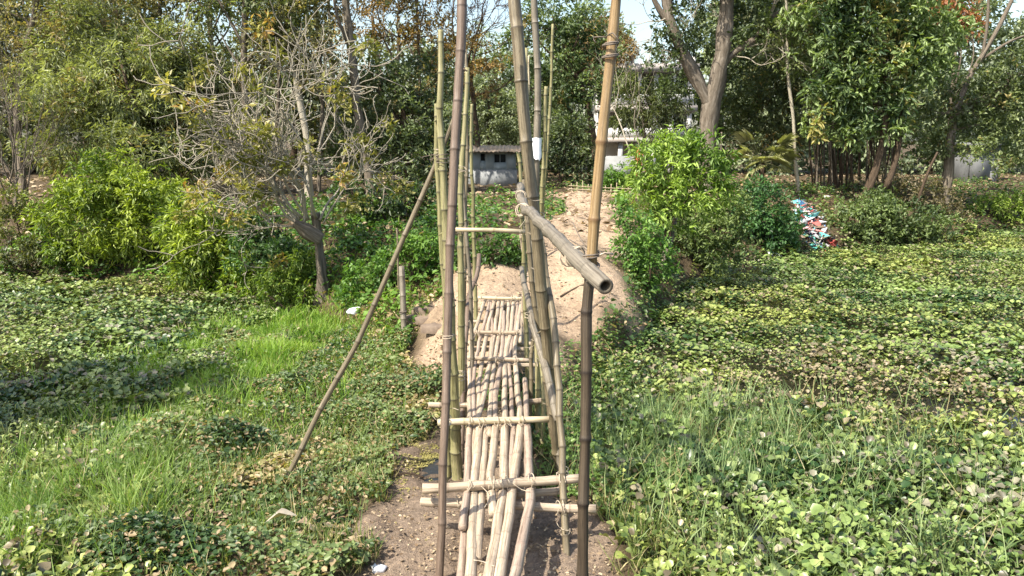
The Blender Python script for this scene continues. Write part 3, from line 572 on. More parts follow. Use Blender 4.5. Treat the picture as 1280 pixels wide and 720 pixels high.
# pollarded tree
PD = float(onbank(402, 372)[1])
t = thing('pollarded_tree', P(402, 372, PD), 'stout pollarded tree with a knobbly head and many pale bare branches at left', 'tree')
t.location.z = float(zg(t.location.x, PD))
a = Acc(); q = smooth_path([P(405, 385, PD), P(402, 340, PD), P(398, 302, PD), P(394, 266, PD)], .08); q[0][2] = t.location.z - .2
rr = np.interp(np.linspace(0, 1, len(q)), [0, .3, .6, .82, 1], [.15, .115, .11, .145, .11]); tube(a, q, rr, 12, lump=.3, seed=4); a.obj('trunk', BK_GREY, t)
a = Acc(); q = smooth_path([P(402, 298, PD - .1), P(385, 288, PD - .2), P(368, 278, PD - .3)], .05); tube(a, q, np.interp(np.linspace(0, 1, len(q)), [0, .5, 1], [.10, .10, .05]), 10, lump=.45, seed=9); a.obj('knob', BK_GREY, t)
rng = np.random.RandomState(44); tw = Acc(); tips = []
heads = [((380, 280), (345, 190), .075), ((372, 278), (310, 235), .06), ((385, 275), (372, 185), .07), ((395, 272), (400, 170), .07), ((378, 272), (330, 150), .06), ((400, 275), (440, 195), .055), ((370, 282), (290, 262), .04), ((390, 270), (355, 130), .055), ((404, 280), (425, 225), .04), ((372, 275), (285, 185), .05), ((372, 280), (265, 225), .05), ((370, 278), (300, 205), .045), ((375, 275), (320, 170), .05), ((372, 284), (300, 285), .035), ((385, 272), (395, 120), .05)]
for (s, e, ra) in heads:
    s3 = P(s[0], s[1], PD - .15); e3 = P(e[0], e[1], PD - .15 + .8 * rng.randn()); dd = e3 - s3; Ln = np.linalg.norm(dd); o_ = []
    grow(o_, s3, dd + [0, 0, -.1], Ln, ra * .55, 3, rng, .45, .05, (3, 4), .8, .62, tips)
    pp, r2 = o_[0]; a = Acc(); ppp = smooth_path(pp, .1); tube(a, ppp, np.linspace(r2[0], r2[-1], len(ppp)), 6, seed=rng.randint(99)); a.obj('limb', BK_PALE, t)
    for pp, r2 in o_[1:]: tube(tw, pp, np.maximum(r2, .009), 4, caps=False)
tw.obj('twigs', BK_PALE, t, kind='stuff')
crown('leaves', t, [(*p, .16) for p in tips if rng.rand() < .06], 'broad', (.13, .14, .03), (.36, .32, .10), .10, 45, 0, .08, scale=.8)

# bright shrubs on the left bank
shrub('large spreading bright green shrub at the left pond edge', 22, [(120, 235, 42), (165, 240, 44), (205, 250, 34), (85, 262, 36), (135, 280, 44), (180, 290, 40), (95, 305, 34), (215, 285, 26, -.4)], 'mango', BR0, BR1, 401, (195, 345), .55, .45, .85, stems=7)
shrub('rounded bright green shrub standing between the big shrub and the pollarded tree', 20.6, [(225, 285, 26), (255, 262, 20), (250, 305, 34), (280, 310, 24), (240, 340, 30), (275, 345, 26)], 'mango', BR0, BR1, 402, (262, 375), .6, .35, .85)
shrub('small yellowish shrub at the pond edge below the pollarded tree branches', 18.6, [(310, 335, 22), (300, 355, 22), (325, 360, 18)], 'mango', (.12, .20, .02), (.32, .40, .07), 403, (310, 380), .6, .2, .8)
shrub('yellow-green sapling leaning against the pollarded trunk', 17.9, [(375, 325, 15), (365, 350, 16), (385, 360, 15), (350, 375, 14), (405, 385, 13)], 'mango', (.13, .20, .03), (.30, .38, .08), 404, (368, 395), .5, .2, .75)
shrub('dark olive bush at the far left water edge', 21.6, [(60, 325, 28), (95, 338, 24), (25, 320, 22), (130, 345, 20)], 'fine', (.05, .065, .025), (.13, .14, .05), 405, (70, 350), .5, .4, 1.2)
shrub('dusty weeds on the slope above the left pond', 23.5, [(20, 285, 26), (60, 275, 18), (10, 250, 22)], 'fine', (.10, .12, .03), (.27, .28, .08), 406, (25, 310), .45, .5, 1.2)
shrub('deep green bush behind the yellow sapling', 19.6, [(330, 300, 26), (350, 320, 22), (310, 290, 18), (430, 330, 22), (440, 300, 20)], 'broad', DK0, (.06, .13, .03), 407, (340, 350), .6, .3, .7)
shrub('fresh green bush on the bank right of the pollarded tree', 19.3, [(455, 345, 22), (480, 330, 22), (500, 355, 20), (440, 372, 18)], 'broad', (.04, .10, .02), (.13, .24, .045), 408, (470, 380), .6, .3, .6)
shrub('bright green bush on the bank just left of the bridge poles', 18.8, [(525, 320, 20), (540, 300, 18), (530, 345, 18), (510, 305, 16)], 'broad', (.05, .12, .02), (.17, .29, .05), 409, (530, 365), .6, .3, .6)
shrub('dim green bush high on the bank behind the bridge poles', 23, [(470, 255, 24), (430, 250, 22), (510, 258, 22), (535, 250, 20)], 'broad', DK0, (.08, .15, .035), 410, (480, 280), .55, .3, .9)
shrub('small dark bush on the shaded slope seen between the bridge posts', 18.5, [(612, 318, 17), (632, 312, 16), (602, 335, 12), (640, 328, 9)], 'broad', (.03, .07, .015), (.10, .19, .04), 411, (620, 340), .6, .35, .6)

shrub('dark creeper mound on the slope just behind the far end of the left posts', 17, [(575, 322, 13), (592, 330, 11), (606, 322, 12), (562, 335, 10)], 'broad', (.03, .07, .015), (.12, .21, .04), 420, (585, 345), .6, .35, .6)
shrub('dark creeper mound on the slope left of the thickest bridge post', 17, [(638, 322, 11), (652, 316, 12), (625, 330, 9)], 'broad', (.03, .07, .015), (.13, .21, .05), 421, (640, 340), .6, .35, .6)
shrub('bright low bush hiding the foot of the pollarded tree', 16.5, [(350, 362, 20), (382, 372, 15), (425, 374, 14), (332, 350, 20), (408, 385, 11)], 'mango', (.08, .14, .02), (.30, .38, .07), 422, (380, 398), .5, .4, .6)
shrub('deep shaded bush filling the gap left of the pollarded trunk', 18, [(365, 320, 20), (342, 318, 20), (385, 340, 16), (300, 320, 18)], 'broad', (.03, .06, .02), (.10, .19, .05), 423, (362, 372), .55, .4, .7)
# ---- centre
tree('grey_green_tree', 'rounded grey-green tree behind the small house', 'tree', 43, [(610, 215), (612, 160), (610, 120)], [(610, 135, 26), (640, 140, 26), (580, 145, 24), (625, 165, 20), (600, 110, 18), (655, 175, 18), (680, 150, 24)], 'fine', (.11, .14, .08), (.34, .39, .25), 121, .14, .07, dens=.6, gap=.3, scale=1.7)
tree('round_leaved_tree', 'large green tree behind the top of the tall leaning bridge pole', 'tree', 40, [(745, 235), (742, 170), (728, 110), (705, 70)],
     [(690, 20, 34), (725, 35, 30), (660, 35, 26), (755, 60, 20), (700, 75, 36), (735, 95, 32), (765, 105, 22), (680, 115, 26), (715, 130, 24), (650, 75, 22), (690, -30, 30)], 'broad', (.05, .085, .035), (.24, .31, .13), 122, .2, .10, BK_BROWN, [([(742, 175), (715, 140), (695, 120)], .12, .05)], dens=.42, gap=.6, scale=1.3, autumn=.06)
tree('orange_tinged_tree', 'small rounded tree with orange-brown top under the open sky', 'tree', 46, [(750, 230), (750, 150), (748, 80)], [(752, 42, 22), (775, 60, 20), (735, 60, 22), (760, 80, 24)], 'fine', (.16, .10, .04), (.32, .22, .09), 123, .12, .06, dens=.5, gap=.3, scale=1.7)
tree('dark_understory_tree', 'low dark leafy tree right of the house beside the path', 'tree', 36, [(700, 240), (700, 215)], [(700, 195, 24), (715, 165, 24), (690, 175, 20), (725, 215, 20), (672, 205, 18), (735, 195, 16)], 'broad', (.03, .05, .025), (.16, .20, .09), 124, .10, .05, dens=.45, gap=.5, scale=1.1)
# bare-branched tree against the sky
t = thing('bare_tree', P(600, 235, 39), 'leafless tree with fine dark twigs against the sky between the bridge poles', 'tree'); t.location.z = float(zg(t.location.x, 39))
q = smooth_path([P(600, 238, 39), P(597, 180, 39), P(592, 130, 39), P(585, 80, 39)], .3); a = Acc(); tube(a, q, np.linspace(.16, .09, len(q)), 8, lump=.1); a.obj('trunk', BK_BROWN, t)
rng = np.random.RandomState(12); tw = Acc()
for e, s in (((560, 0), q[-1]), ((600, -10), q[-1]), ((630, 30), q[-3]), ((610, 55), q[-4]), ((545, 60), q[-3]), ((650, 95), q[-6]), ((575, 20), q[-1])):
    o_ = []; e3 = P(*e, 39); grow(o_, s, e3 - s, np.linalg.norm(e3 - s), .06, 3, rng, .35, .06, (3, 5), .7, .6)
    pp, r2 = o_[0]; a = Acc(); tube(a, pp, r2, 6); a.obj('limb', BK_BROWN, t)
    for pp, r2 in o_[1:]: tube(tw, pp, np.maximum(r2, .012), 3, caps=False)
tw.obj('twigs', BK_BROWN, t, kind='stuff')

# ---- right of the path
t = tree('forked_tree', 'big smooth-barked tree forking into heavy limbs at upper right of centre', 'tree', 31, [(884, 240), (886, 175), (889, 135), (898, 95), (908, 30), (915, -60)],
     [(905, -60, 60), (850, 30, 30), (835, 75, 24), (940, 30, 34), (870, 60, 26, 1.5), (930, 95, 30, 2), (965, 10, 36, 1), (820, 50, 16), (845, 110, 20, 2), (960, 130, 34, 3), (905, 140, 26, 3)], 'broad', DK0, (.09, .125, .045), 130, .37, .26, BK_ROSE,
     [([(888, 132), (868, 95), (848, 55), (836, 20), (828, -50)], .26, .17), ([(846, 40), (825, 12), (805, -25)], .13, .08), ([(892, 100), (915, 68), (945, 48), (962, 25), (985, 12), (1040, -5)], .15, .07), ([(958, 30), (968, 5), (975, -40)], .08, .05), ([(912, 68), (905, 40), (908, 15)], .05, .03), ([(945, 48), (990, 35), (1035, 30)], .05, .02)], dens=.42, gap=.6, scale=1.1, nlimb=0)
rng = np.random.RandomState(5); tw = Acc()
for s_, e_, r_a in (((945, 48), (1010, 5), .05), ((915, 68), (960, 90), .03), ((962, 25), (1030, 40), .04), ((898, 60), (935, 5), .045), ((985, 12), (1060, 25), .04), ((868, 95), (835, 60), .03), ((848, 55), (880, 15), .03), ((836, 20), (800, 40), .03), ((930, 60), (990, 55), .03)):
    s3, e3 = P(*s_, 31), P(*e_, 30.6); o_ = []; grow(o_, s3, e3 - s3, np.linalg.norm(e3 - s3), r_a, 2, rng, .4, .03, (3, 4), .6, .6)
    for pp, r2 in o_: tube(tw, smooth_path(pp, .2), np.interp(np.linspace(0, 1, len(smooth_path(pp, .2))), np.linspace(0, 1, len(r2)), np.maximum(r2, .012)), 5, caps=False)
tw.obj('twigs', BK_PALE, t, kind='stuff')
tree('shade_tree', 'dark leafy tree in front of the veranda building', 'tree', 36, [(800, 235), (806, 190), (802, 130)], [(800, 130, 26), (780, 150, 14, 1), (825, 150, 24), (835, 120, 22), (850, 175, 20), (790, 105, 14), (862, 190, 20)], 'bamboo', (.04, .06, .03), (.20, .23, .10), 131, .1, .05, BK_GREY, dens=.45, gap=.6)
bare('pale_sapling', 'thin pale bare sapling in front of the veranda building', 'tree', 33, (812, 215), 2, 140, .045, 31, BK_PALE, 2, .18)
shrub('light green mango-leaved young tree right of the path', 21.5, [(835, 205, 32), (870, 200, 28), (810, 190, 18), (850, 178, 22), (890, 225, 22), (845, 240, 28), (800, 215, 14), (905, 240, 16), (880, 180, 16), (820, 235, 26), (795, 245, 20), (870, 255, 26), (840, 265, 24), (900, 205, 16)], 'mango', (.10, .18, .03), (.34, .46, .10), 412, (833, 345), .42, .55, .85, stems=5, name='young_mango_tree', cat='tree', sr=.03)
t = bpy.data.objects['young_mango_tree']; a = Acc(); q = smooth_path([P(825, 352, 17.6), P(829, 325, 17.8), P(838, 300, 18.2), P(845, 270, 19)], .1); q[0][2] = zg(q[0][0], q[0][1]) - .1; tube(a, q, np.linspace(.085, .05, len(q)), 8, lump=.1); a.obj('trunk', BK_GREY, t)
shrub('bright weedy bush at the right edge of the path', 18.6, [(800, 290, 26), (785, 315, 20), (815, 325, 28), (800, 350, 20), (775, 262, 14), (790, 370, 16)], 'broad', (.055, .13, .025), (.20, .34, .07), 413, (800, 365), .5, .5, .6)
shrub('olive green bush below the light green young tree', 19.6, [(860, 280, 34), (900, 290, 28), (880, 315, 28), (850, 325, 22), (915, 262, 22), (925, 310, 18)], 'fine', (.07, .10, .035), (.22, .29, .10), 414, (880, 345), .55, .35, 1.2)
shrub('deep green rounded bush left of the rubbish slope', 24.6, [(955, 265, 32), (978, 282, 24), (935, 285, 26), (965, 300, 24), (945, 240, 20), (982, 305, 14)], 'broad', (.025, .065, .022), (.09, .19, .06), 415, (960, 318), .5, .4, .8)
shrub('dim green sprawling bush right of the rubbish slope', 27.3, [(1075, 275, 30), (1105, 285, 26), (1068, 296, 17), (1130, 275, 26), (1095, 255, 22), (1150, 295, 20), (1165, 280, 22)], 'fine', (.055, .085, .035), (.19, .25, .09), 416, (1100, 312), .55, .3, 1.4)
shrub('brownish dry bush on the bank edge above the dim green bush', 29.5, [(1130, 240, 20), (1110, 225, 16), (1165, 245, 22), (1195, 262, 18), (1190, 290, 16), (1085, 240, 16)], 'fine', (.11, .095, .05), (.28, .24, .14), 417, (1140, 262), .35, .6, 1.3)
shrub('yellow-green weeds at the far right bank', 33.5, [(1240, 262, 20), (1275, 262, 22), (1215, 268, 14), (1300, 268, 18)], 'fine', (.12, .19, .03), (.27, .36, .07), 418, (1250, 278), .6, .2, 1.3)
shrub('bright green bush behind the low bamboo fence', 36, [(768, 222, 13), (758, 232, 10), (780, 230, 11)], 'fine', (.07, .15, .02), (.18, .32, .05), 419, (768, 242), .8, .1, 1.3)
# fan palm
t = thing('fan_palm', P(952, 232, 30), 'low dusty fan palm between the forked tree and the white trunk', 'palm'); t.location.z = float(zg(t.location.x, 30))
a = Acc(); q = smooth_path([P(952, 235, 30), P(953, 205, 30)], .2); tube(a, q, .09, 8, lump=.15); a.obj('trunk', BK_BROWN, t)
rng = np.random.RandomState(3)
for i in range(17):
    th = rng.rand() * 6.283; el = rng.uniform(-.35, 1.1); d_ = np.array([math.cos(th) * math.cos(el), math.sin(th) * math.cos(el) * .8, math.sin(el)]); s = q[-1]; Ls = rng.uniform(.6, 1.1); e = s + d_ * Ls
    a = Acc(); tube(a, smooth_path([s, s + d_ * Ls * .5 + [0, 0, .05], e], .2), .012, 4, c=(.2, .2, .1))
    k = 20; ph = np.linspace(-1.45, 1.45, k); sd_ = unit(np.cross(d_, [0, 0, 1.])); up_ = np.cross(sd_, d_)
    dd = np.cos(ph)[:, None] * d_ + np.sin(ph)[:, None] * unit(sd_ * .9 + up_ * .35 * rng.randn()) - [0, 0, .12]
    V, Fc = leaves(np.tile(e, (k, 1)), dd, np.tile(up_, (k, 1)), np.full(k, .62) * (.8 + .3 * rng.rand(k)), np.full(k, .06), T_LEAF)
    a.add(V, [Fc], np.repeat(lerp((.18, .19, .09), (.42, .42, .24), rng.rand(k)), 4, axis=0)); a.obj('frond', M_LEAF, t, smooth=False)
# bamboo grove: dark culms and hanging foliage
t = thing('bamboo_grove', P(1060, 236, 33), 'dark grove of tall thin stems under the big-leaved tree', 'bamboo grove'); t.location.z = float(zg(t.location.x, 33))
rng = np.random.RandomState(17)
for i in range(46):
    px = 1004 + 112 * rng.rand(); d = 32 + 3.5 * rng.rand(); s = P(px, 236, d); s[2] = zg(s[0], s[1]) - .1; ln_ = rng.randn() * 10; e = P(px + ln_, 20 + 60 * rng.rand(), d + .5 * rng.randn())
    a = Acc(); q = smooth_path([s, (s + e) / 2 + [.15 * rng.randn(), 0, 0], e], .5); tube(a, q, np.linspace(.028 + .02 * rng.rand(), .015, len(q)), 5, seed=i); a.obj('culm', BK_BROWN if i % 3 else BK_GREY, t)
crown('foliage', t, [W(b, 34.5) for b in ((960, 60, 34), (975, 110, 34), (945, 160, 26), (1000, 30, 36), (985, 165, 22), (1025, 60, 40), (1060, 110, 36), (1100, 130, 34), (955, -20, 40))], 'bamboo', (.06, .075, .035), (.24, .25, .13), .36, 18, .6, .1)
tree('big_leaved_tree', 'dark tree with whorls of large pale-edged leaves at upper right', 'tree', 29.5, [(1082, 250), (1100, 190), (1108, 120), (1100, 40)],
     [(1030, 20, 34), (1045, 60, 34), (1085, 30, 36), (1065, 95, 34), (1105, 80, 32), (1040, 120, 28), (1085, 130, 28), (1120, 120, 22), (1140, 60, 30), (1180, 35, 28), (1160, 85, 24), (1030, 155, 20), (1065, 165, 20), (1110, 155, 20), (1060, -30, 44), (1130, -10, 38)], 'whorl', (.035, .07, .03), (.26, .34, .13), 140, .17, .09, BK_BROWN,
     [([(1108, 235), (1122, 190), (1128, 130)], .13, .08)], dens=.52, gap=.42, scale=1.0, autumn=.05, ac=((.30, .27, .10), (.40, .36, .14)))
tree('russet_tree', 'thin tree with reddish brown leaves at the top right', 'tree', 33, [(1185, 240), (1188, 140), (1195, 60)], [(1200, 20, 18), (1215, 35, 16), (1190, 0, 20), (1175, 10, 14)], 'broad', (.22, .09, .035), (.42, .20, .10), 141, .12, .05, BK_GREY, dens=.5, gap=.4)
tree('right_edge_tree', 'leafy tree with a curved dark limb at the right edge', 'tree', 31, [(1180, 252), (1186, 215), (1190, 160), (1200, 120)],
     [(1165, 150, 26), (1200, 130, 30), (1235, 110, 30), (1265, 90, 28), (1265, 140, 30), (1225, 155, 26), (1180, 185, 20), (1290, 180, 26), (1295, 120, 30), (1150, 180, 16), (1250, 180, 18, 2), (1216, 196, 13, -2), (1250, 205, 12, -2), (1232, 185, 14, -1)], 'fine', (.07, .095, .04), (.25, .30, .12), 142, .24, .12, BK_GREY,
     [([(1192, 150), (1210, 100), (1228, 70), (1248, 35), (1275, -20)], .11, .06), ([(1228, 70), (1234, 30), (1236, -20)], .06, .04), ([(1230, 72), (1262, 52), (1295, 40)], .05, .03)], dens=.4, gap=.5, scale=1.6, autumn=.05)
bole('slim white-barked trunk beside the fan palm', 30.5, [(998, 236), (994, 200), (992, 150), (985, 90), (983, 10), (978, -60)], .07, .04, BK_PALE, 143, [(975, 40, 22), (992, 80, 18)], c=(MD0, MD1))
bole('leaning dark sapling left of the thick trunk at right', 29.5, [(1148, 250), (1160, 215), (1172, 190)], .06, .04, BK_BROWN, 144)
bole('slender grey trunk standing at the bank edge below the forked tree', 29, [(900, 235), (901, 200), (902, 165)], .035, .03, BK_GREY, 145)
# the tree outside the frame on the left whose shade falls on the pond
t = thing('shade_casting_tree', (-11.8, 6.8, float(zg(-11.8, 6.8))), 'broad tree standing out of the picture on the left, shading the pond', 'tree')
a = Acc(); q = smooth_path([(-11.8, 6.8, -.3), (-11.6, 6.9, 3), (-11.2, 7.2, 6)], .3); tube(a, q, np.linspace(.25, .12, len(q)), 9, lump=.1); a.obj('trunk', BK_GREY, t)
crown('crown', t, [(-11.0, 7.3, 6.5, 1.4), (-9.7, 7.5, 6.3, 1.0), (-12.2, 6.8, 6.8, 1.3), (-10.6, 8.1, 6.0, 1.0), (-8.9, 7.7, 6.2, .7)], 'broad', MD0, MD1, .8, 150, .1)

# ------------------------------------------------------------------ the footbridge
bridge = thing('bamboo_footbridge', (0, 9, 0), 'narrow footbridge of weathered bamboo canes lashed to poles, leading to the path', 'footbridge')
def bamboo(name, pts, r0, r1, mat, parent=bridge, inter=.30, n=10, hollow=False, seed=None, label=None, kink=.006, stub=0, wob=.0, bulge=1.):
    seed = seed if seed is not None else int(abs(pts[0][0] * 997 + pts[0][2] * 131 + pts[-1][0] * 71)) % 9973
    rng = np.random.RandomState(seed); base = smooth_path(pts, .06); s = np.concatenate([[0], np.cumsum(np.linalg.norm(np.diff(base, axis=0), axis=1))]); Ln = s[-1]
    ss, rm_, nd = [], [], []; pos = inter * (.3 + .5 * rng.rand()); nodes = []
    while pos < Ln - .03: nodes.append(pos); pos += inter * (.8 + .4 * rng.rand())
    prev = 0.
    ss += [0]; rm_ += [1]; nd += [0]
    for q in nodes:
        for off, m_, v in ((-.10, .985, 0), (-.02, 1.0, .0), (-.009, 1.10, .25), (0, 1.13, 1.), (.008, 1.04, .55), (.02, .97, .1)):
            if q + off > ss[-1] + .002: ss.append(q + off); rm_.append(1 + (m_ - 1) * bulge); nd.append(v * (.35 + .65 * bulge))
        if q + .13 < Ln: ss.append(q + .13); rm_.append(.98); nd.append(0)
    if ss[-1] < Ln - .002: ss.append(Ln); rm_.append(1.); nd.append(0)
    ss = np.array(ss); p = np.stack([np.interp(ss, s, base[:, k]) for k in range(3)], 1)
    kn = np.array([0] + nodes + [Ln]); kj = rng.randn(len(kn), 3) * (kink + wob); kj[0] = 0; kj[-1] = 0
    p += np.stack([np.interp(ss, kn, kj[:, k]) for k in range(3)], 1)
    r = np.interp(ss, [0, Ln], [r0, r1]) * np.array(rm_) * (1 + .03 * rng.randn(len(ss)))
    a = Acc()
    tube(a, p, r, n, nd=np.array(nd, float), seed=seed, hollow=hollow)
    t_, u_, v_ = frames(p)
    for _ in range(stub):                                # cut side branches left on the nodes
        i = rng.randint(2, len(p) - 2); th = rng.rand() * 6.28; dr = unit(u_[i] * math.cos(th) + v_[i] * math.sin(th) + t_[i] * .6 * rng.choice([-1, 1]))
        tube(a, np.array([p[i], p[i] + dr * (r[i] + .03 + .03 * rng.rand())]), [.011, .007], 5)
    o = a.obj(name, mat, parent)
    if label: o['label'] = label
    return o
def Bp(lst): return [P(*q) for q in lst]
def foot(pts, extra=.12):                                # drive the last point into the ground
    p = [np.array(q, float) for q in pts]; z = float(zg(p[-1][0], p[-1][1])); d = p[-1] - p[-2]; d /= max(.2, -d[2]); p[-1] = p[-1] + d * (p[-1][2] - z + extra) if p[-1][2] > z - extra else p[-1]; return p
def tie(c, ax, r, mat=None, turns=3, seed=0, tail=True, wid=.0038, tilt=.5):
    rng = np.random.RandomState(seed + 7); c = np.array(c, float); ax = unit(np.array(ax, float)); a0 = unit(np.cross(ax, [.3, .2, 1.])); b0 = np.cross(ax, a0)
    th = np.linspace(0, turns * 6.283, turns * 12); q = c + r * (np.cos(th)[:, None] * a0 + np.sin(th)[:, None] * b0) + ax * (np.linspace(-.5, .5, len(th))[:, None] * .022 * turns + tilt * r * np.sin(th * .5 + rng.rand() * 6)[:, None])
    a = Acc(); tube(a, q, wid, 5)
    if tail:
        for _ in range(2):
            e = q[-1] + rng.randn(3) * .05 + [0, 0, -.02]; tube(a, smooth_path([q[-1], (q[-1] + e) / 2 + rng.randn(3) * .02, e], .02), wid * .7, 4)
    return a.obj('rope_tie', mat or M_ROPE, bridge)
# --- left posts
P1 = Bp([(578, -40, 7.0), (577, 30, 6.9), (572, 110, 6.8), (567, 200, 6.65), (563, 310, 6.5), (560, 420, 6.35), (556, 540, 6.1), (552, 640, 5.98), (548, 735, 5.85)])
bamboo('post', foot(P1), .042, .033, MB_BROWN, label='tall dark brown front post on the left side', inter=.42, stub=3, kink=.004, bulge=.6)
P2 = Bp([(551, 38, 8.1), (550, 110, 8.0), (550, 150, 8.0), (553, 200, 7.95), (558, 300, 7.9), (563, 400, 7.9), (568, 500, 7.95), (571, 590, 8.05)])
bamboo('post', foot(P2), .028, .062, MB_GREEN, label='thick yellow-green post tapering to a thin tip, outermost on the left', inter=.33, stub=4)
bamboo('post', foot(Bp([(546, 130, 8.2), (547, 220, 8.15), (551, 300, 8.1), (555, 360, 8.1), (559, 470, 8.1), (560, 585, 8.15)])), .026, .034, MB_GREEN, inter=.36, stub=2)
bamboo('post', foot(Bp([(584, 85, 9.3), (582, 140, 9.2), (577, 210, 9.1), (576, 300, 9.0), (576, 370, 8.9), (577, 440, 8.9), (575, 530, 8.9)])), .026, .048, MB_GREEN, inter=.31, stub=6, label='knobbly light green post in the left cluster')
bamboo('post', foot(Bp([(582, 62, 9.9), (584, 140, 9.8), (582, 250, 9.7), (581, 330, 9.6), (580, 420, 9.6), (581, 500, 9.6)])), .018, .033, MB_OLIVE, inter=.33, stub=4)
bamboo('post', foot(Bp([(590, 130, 11.9), (589, 190, 11.9), (591, 240, 11.9), (593, 320, 12), (594, 385, 12)])), .022, .036, MB_GREEN, inter=.32, stub=6, label='far left post at the end of the deck')
bamboo('post', foot(Bp([(599, 318, 10.4), (597, 340, 10.2), (586, 368, 9.9), (583, 400, 9.4), (580, 470, 9.0), (577, 560, 8.6)])), .030, .036, MB_BROWN, inter=.28, stub=3, label='crooked brown post that bends over at its top, inner side of the left cluster')
bamboo('post', foot(Bp([(572, 150, 9.4), (586, 330, 9.5), (590, 430, 9.6), (588, 520, 9.7)])), .018, .03, MB_GREY, inter=.32, stub=2)
bamboo('brace', foot(Bp([(571, 140, 8.25), (545, 205, 8.2), (500, 310, 8.1), (440, 440, 7.95), (395, 525, 7.8), (352, 612, 7.65)])), .026, .031, MB_OLIVE, label='long slanting brace leaning out to the left ground', inter=.40, n=10)
# --- right posts
R1 = Bp([(640, -50, 7.7), (642, 0, 7.6), (650, 80, 7.5), (656, 150, 7.45), (663, 220, 7.4), (670, 290, 7.4), (676, 350, 7.45), (684, 440, 7.6), (692, 520, 7.8), (700, 590, 8.0)])
bamboo('post', foot(R1), .060, .052, MB_OLIVE, label='thickest tall post on the right side leaning to the left', inter=.46, n=12, stub=3)
bamboo('post', foot(Bp([(676, 300, 7.9), (683, 345, 7.7), (692, 400, 7.4), (698, 480, 7.1), (703, 590, 6.65), (708, 690, 6.3)])), .036, .032, MB_OLIVE, label='short olive brown post standing nearest on the right of the deck', inter=.27, stub=2)
bamboo('post', foot(Bp([(655, 225, 8.6), (659, 280, 8.5), (667, 370, 8.4), (680, 450, 8.4), (690, 540, 8.4)])), .028, .036, MB_OLIVE, inter=.30, stub=4)
bamboo('post', foot(Bp([(648, 192, 10), (652, 250, 10.0), (655, 330, 10.1), (657, 400, 10.2), (659, 470, 10.2)])), .024, .036, MB_GREEN, inter=.30, stub=5)
bamboo('post', foot(Bp([(658, 60, 9.3), (659, 150, 9.2), (661, 250, 9.1), (666, 340, 9.0), (671, 430, 9.0), (673, 520, 8.9)])), .017, .036, MB_GREEN, inter=.33, stub=4, label='thin green post behind the thickest right post')
bamboo('post', foot(Bp([(664, 330, 9.0), (674, 420, 8.9), (679, 500, 8.7), (678, 580, 8.5)])), .030, .028, MB_GREEN, inter=.27, stub=1)
bamboo('post', foot(Bp([(652, 290, 11), (656, 340, 11.2), (655, 400, 11.5), (659, 420, 11.4)])), .026, .034, MB_PALE, inter=.25, stub=2)
bamboo('post', foot(Bp([(668, 300, 8.2), (676, 380, 8.0), (688, 470, 7.9), (698, 560, 7.9)])), .040, .036, MB_GREY, inter=.30, stub=2)
bamboo('post', foot(Bp([(664, 300, 8.7), (672, 370, 8.6), (684, 440, 8.5), (694, 520, 8.5)])), .030, .034, MB_BROWN, inter=.28, stub=4)
bamboo('post', foot(Bp([(670, 345, 9.2), (667, 400, 9.1), (664, 470, 9.0)])), .022, .026, MB_OLIVE, inter=.26, stub=3)
# lower slanting rail with an open end resting on the crossbar
LR = Bp([(698, 526, 7.0), (690, 490, 7.2), (679, 452, 7.6), (669, 418, 8.1), (660, 375, 8.9), (652, 335, 9.8)])
bamboo('lower_rail', LR, .040, .032, MB_GREY, hollow=True, inter=.26, label='lower rail sloping towards the viewer with a hollow cut end', stub=3)
# handrail
HR = Bp([(757, 358, 2.75), (735, 336, 2.95), (706, 306, 3.4), (680, 279, 4.2), (660, 263, 5.4), (651, 250, 6.4), (650, 232, 7.2)])
bamboo('handrail', HR, .031, .033, MB_GREY, hollow=True, inter=.30, n=18, label='grey handrail cane pointing at the viewer with its hollow end open', kink=.008, bulge=.6)
# near right post: two lengths, tan above the rail, shade painted into the lower colour
N1 = Bp([(775, -60, 3.12), (770, 0, 3.1), (762, 80, 3.08), (752, 180, 3.05), (743, 290, 3.03), (739, 330, 3.02)])
bamboo('near_post', N1, .0195, .0215, MB_TAN, inter=.30, n=14, label='tan upper length of the nearest post on the right', kink=.003, stub=1)
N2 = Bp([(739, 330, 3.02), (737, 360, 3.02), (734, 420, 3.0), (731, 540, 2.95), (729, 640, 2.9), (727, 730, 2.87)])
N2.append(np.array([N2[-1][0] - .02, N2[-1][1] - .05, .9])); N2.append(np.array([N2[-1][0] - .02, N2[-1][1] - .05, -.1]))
bamboo('near_post', N2, .0215, .023, MB_SHADED, inter=.26, n=14, label='shade-painted dark lower length of the nearest post on the right', kink=.003)
# top cross rail between the two clusters
bamboo('cross_rail', Bp([(566, 287, 8.9), (620, 288, 8.95), (659, 290, 9.0)]), .027, .025, MB_STRAW, label='pale cane tied level between the left and right posts', inter=.6)
# --- crossbars over the deck
def cbar(a, b, r, mat, lift, name='crossbar', label=None, inter=.3, hollow=False, bend=0.):
    pa, pb = Dk(a[0], a[1], lift), Dk(b[0], b[1], lift); mid = (pa + pb) / 2 + [0, 0, bend]
    return bamboo(name, [pa, mid, pb], r, r * .95, mat, label=label, inter=inter, hollow=hollow, bulge=.55)
cbar((528, 611), (726, 598), .044, MB_PALE, .085, label='thickest crossbar, lying over the near canes', inter=.34, bend=-.012)
cbar((547, 528), (692, 524), .036, MB_STRAW, .08, label='pale crossbar tied over the middle of the deck', inter=.5)
cbar((583, 447), (663, 451), .028, MB_PALE, .07, inter=.3)
cbar((585, 416), (650, 415), .026, MB_PALE, .07, inter=.3)
cbar((586, 373), (655, 373), .028, MB_STRAW, .07, label='thin crossbar at the far end of the deck', inter=.3)
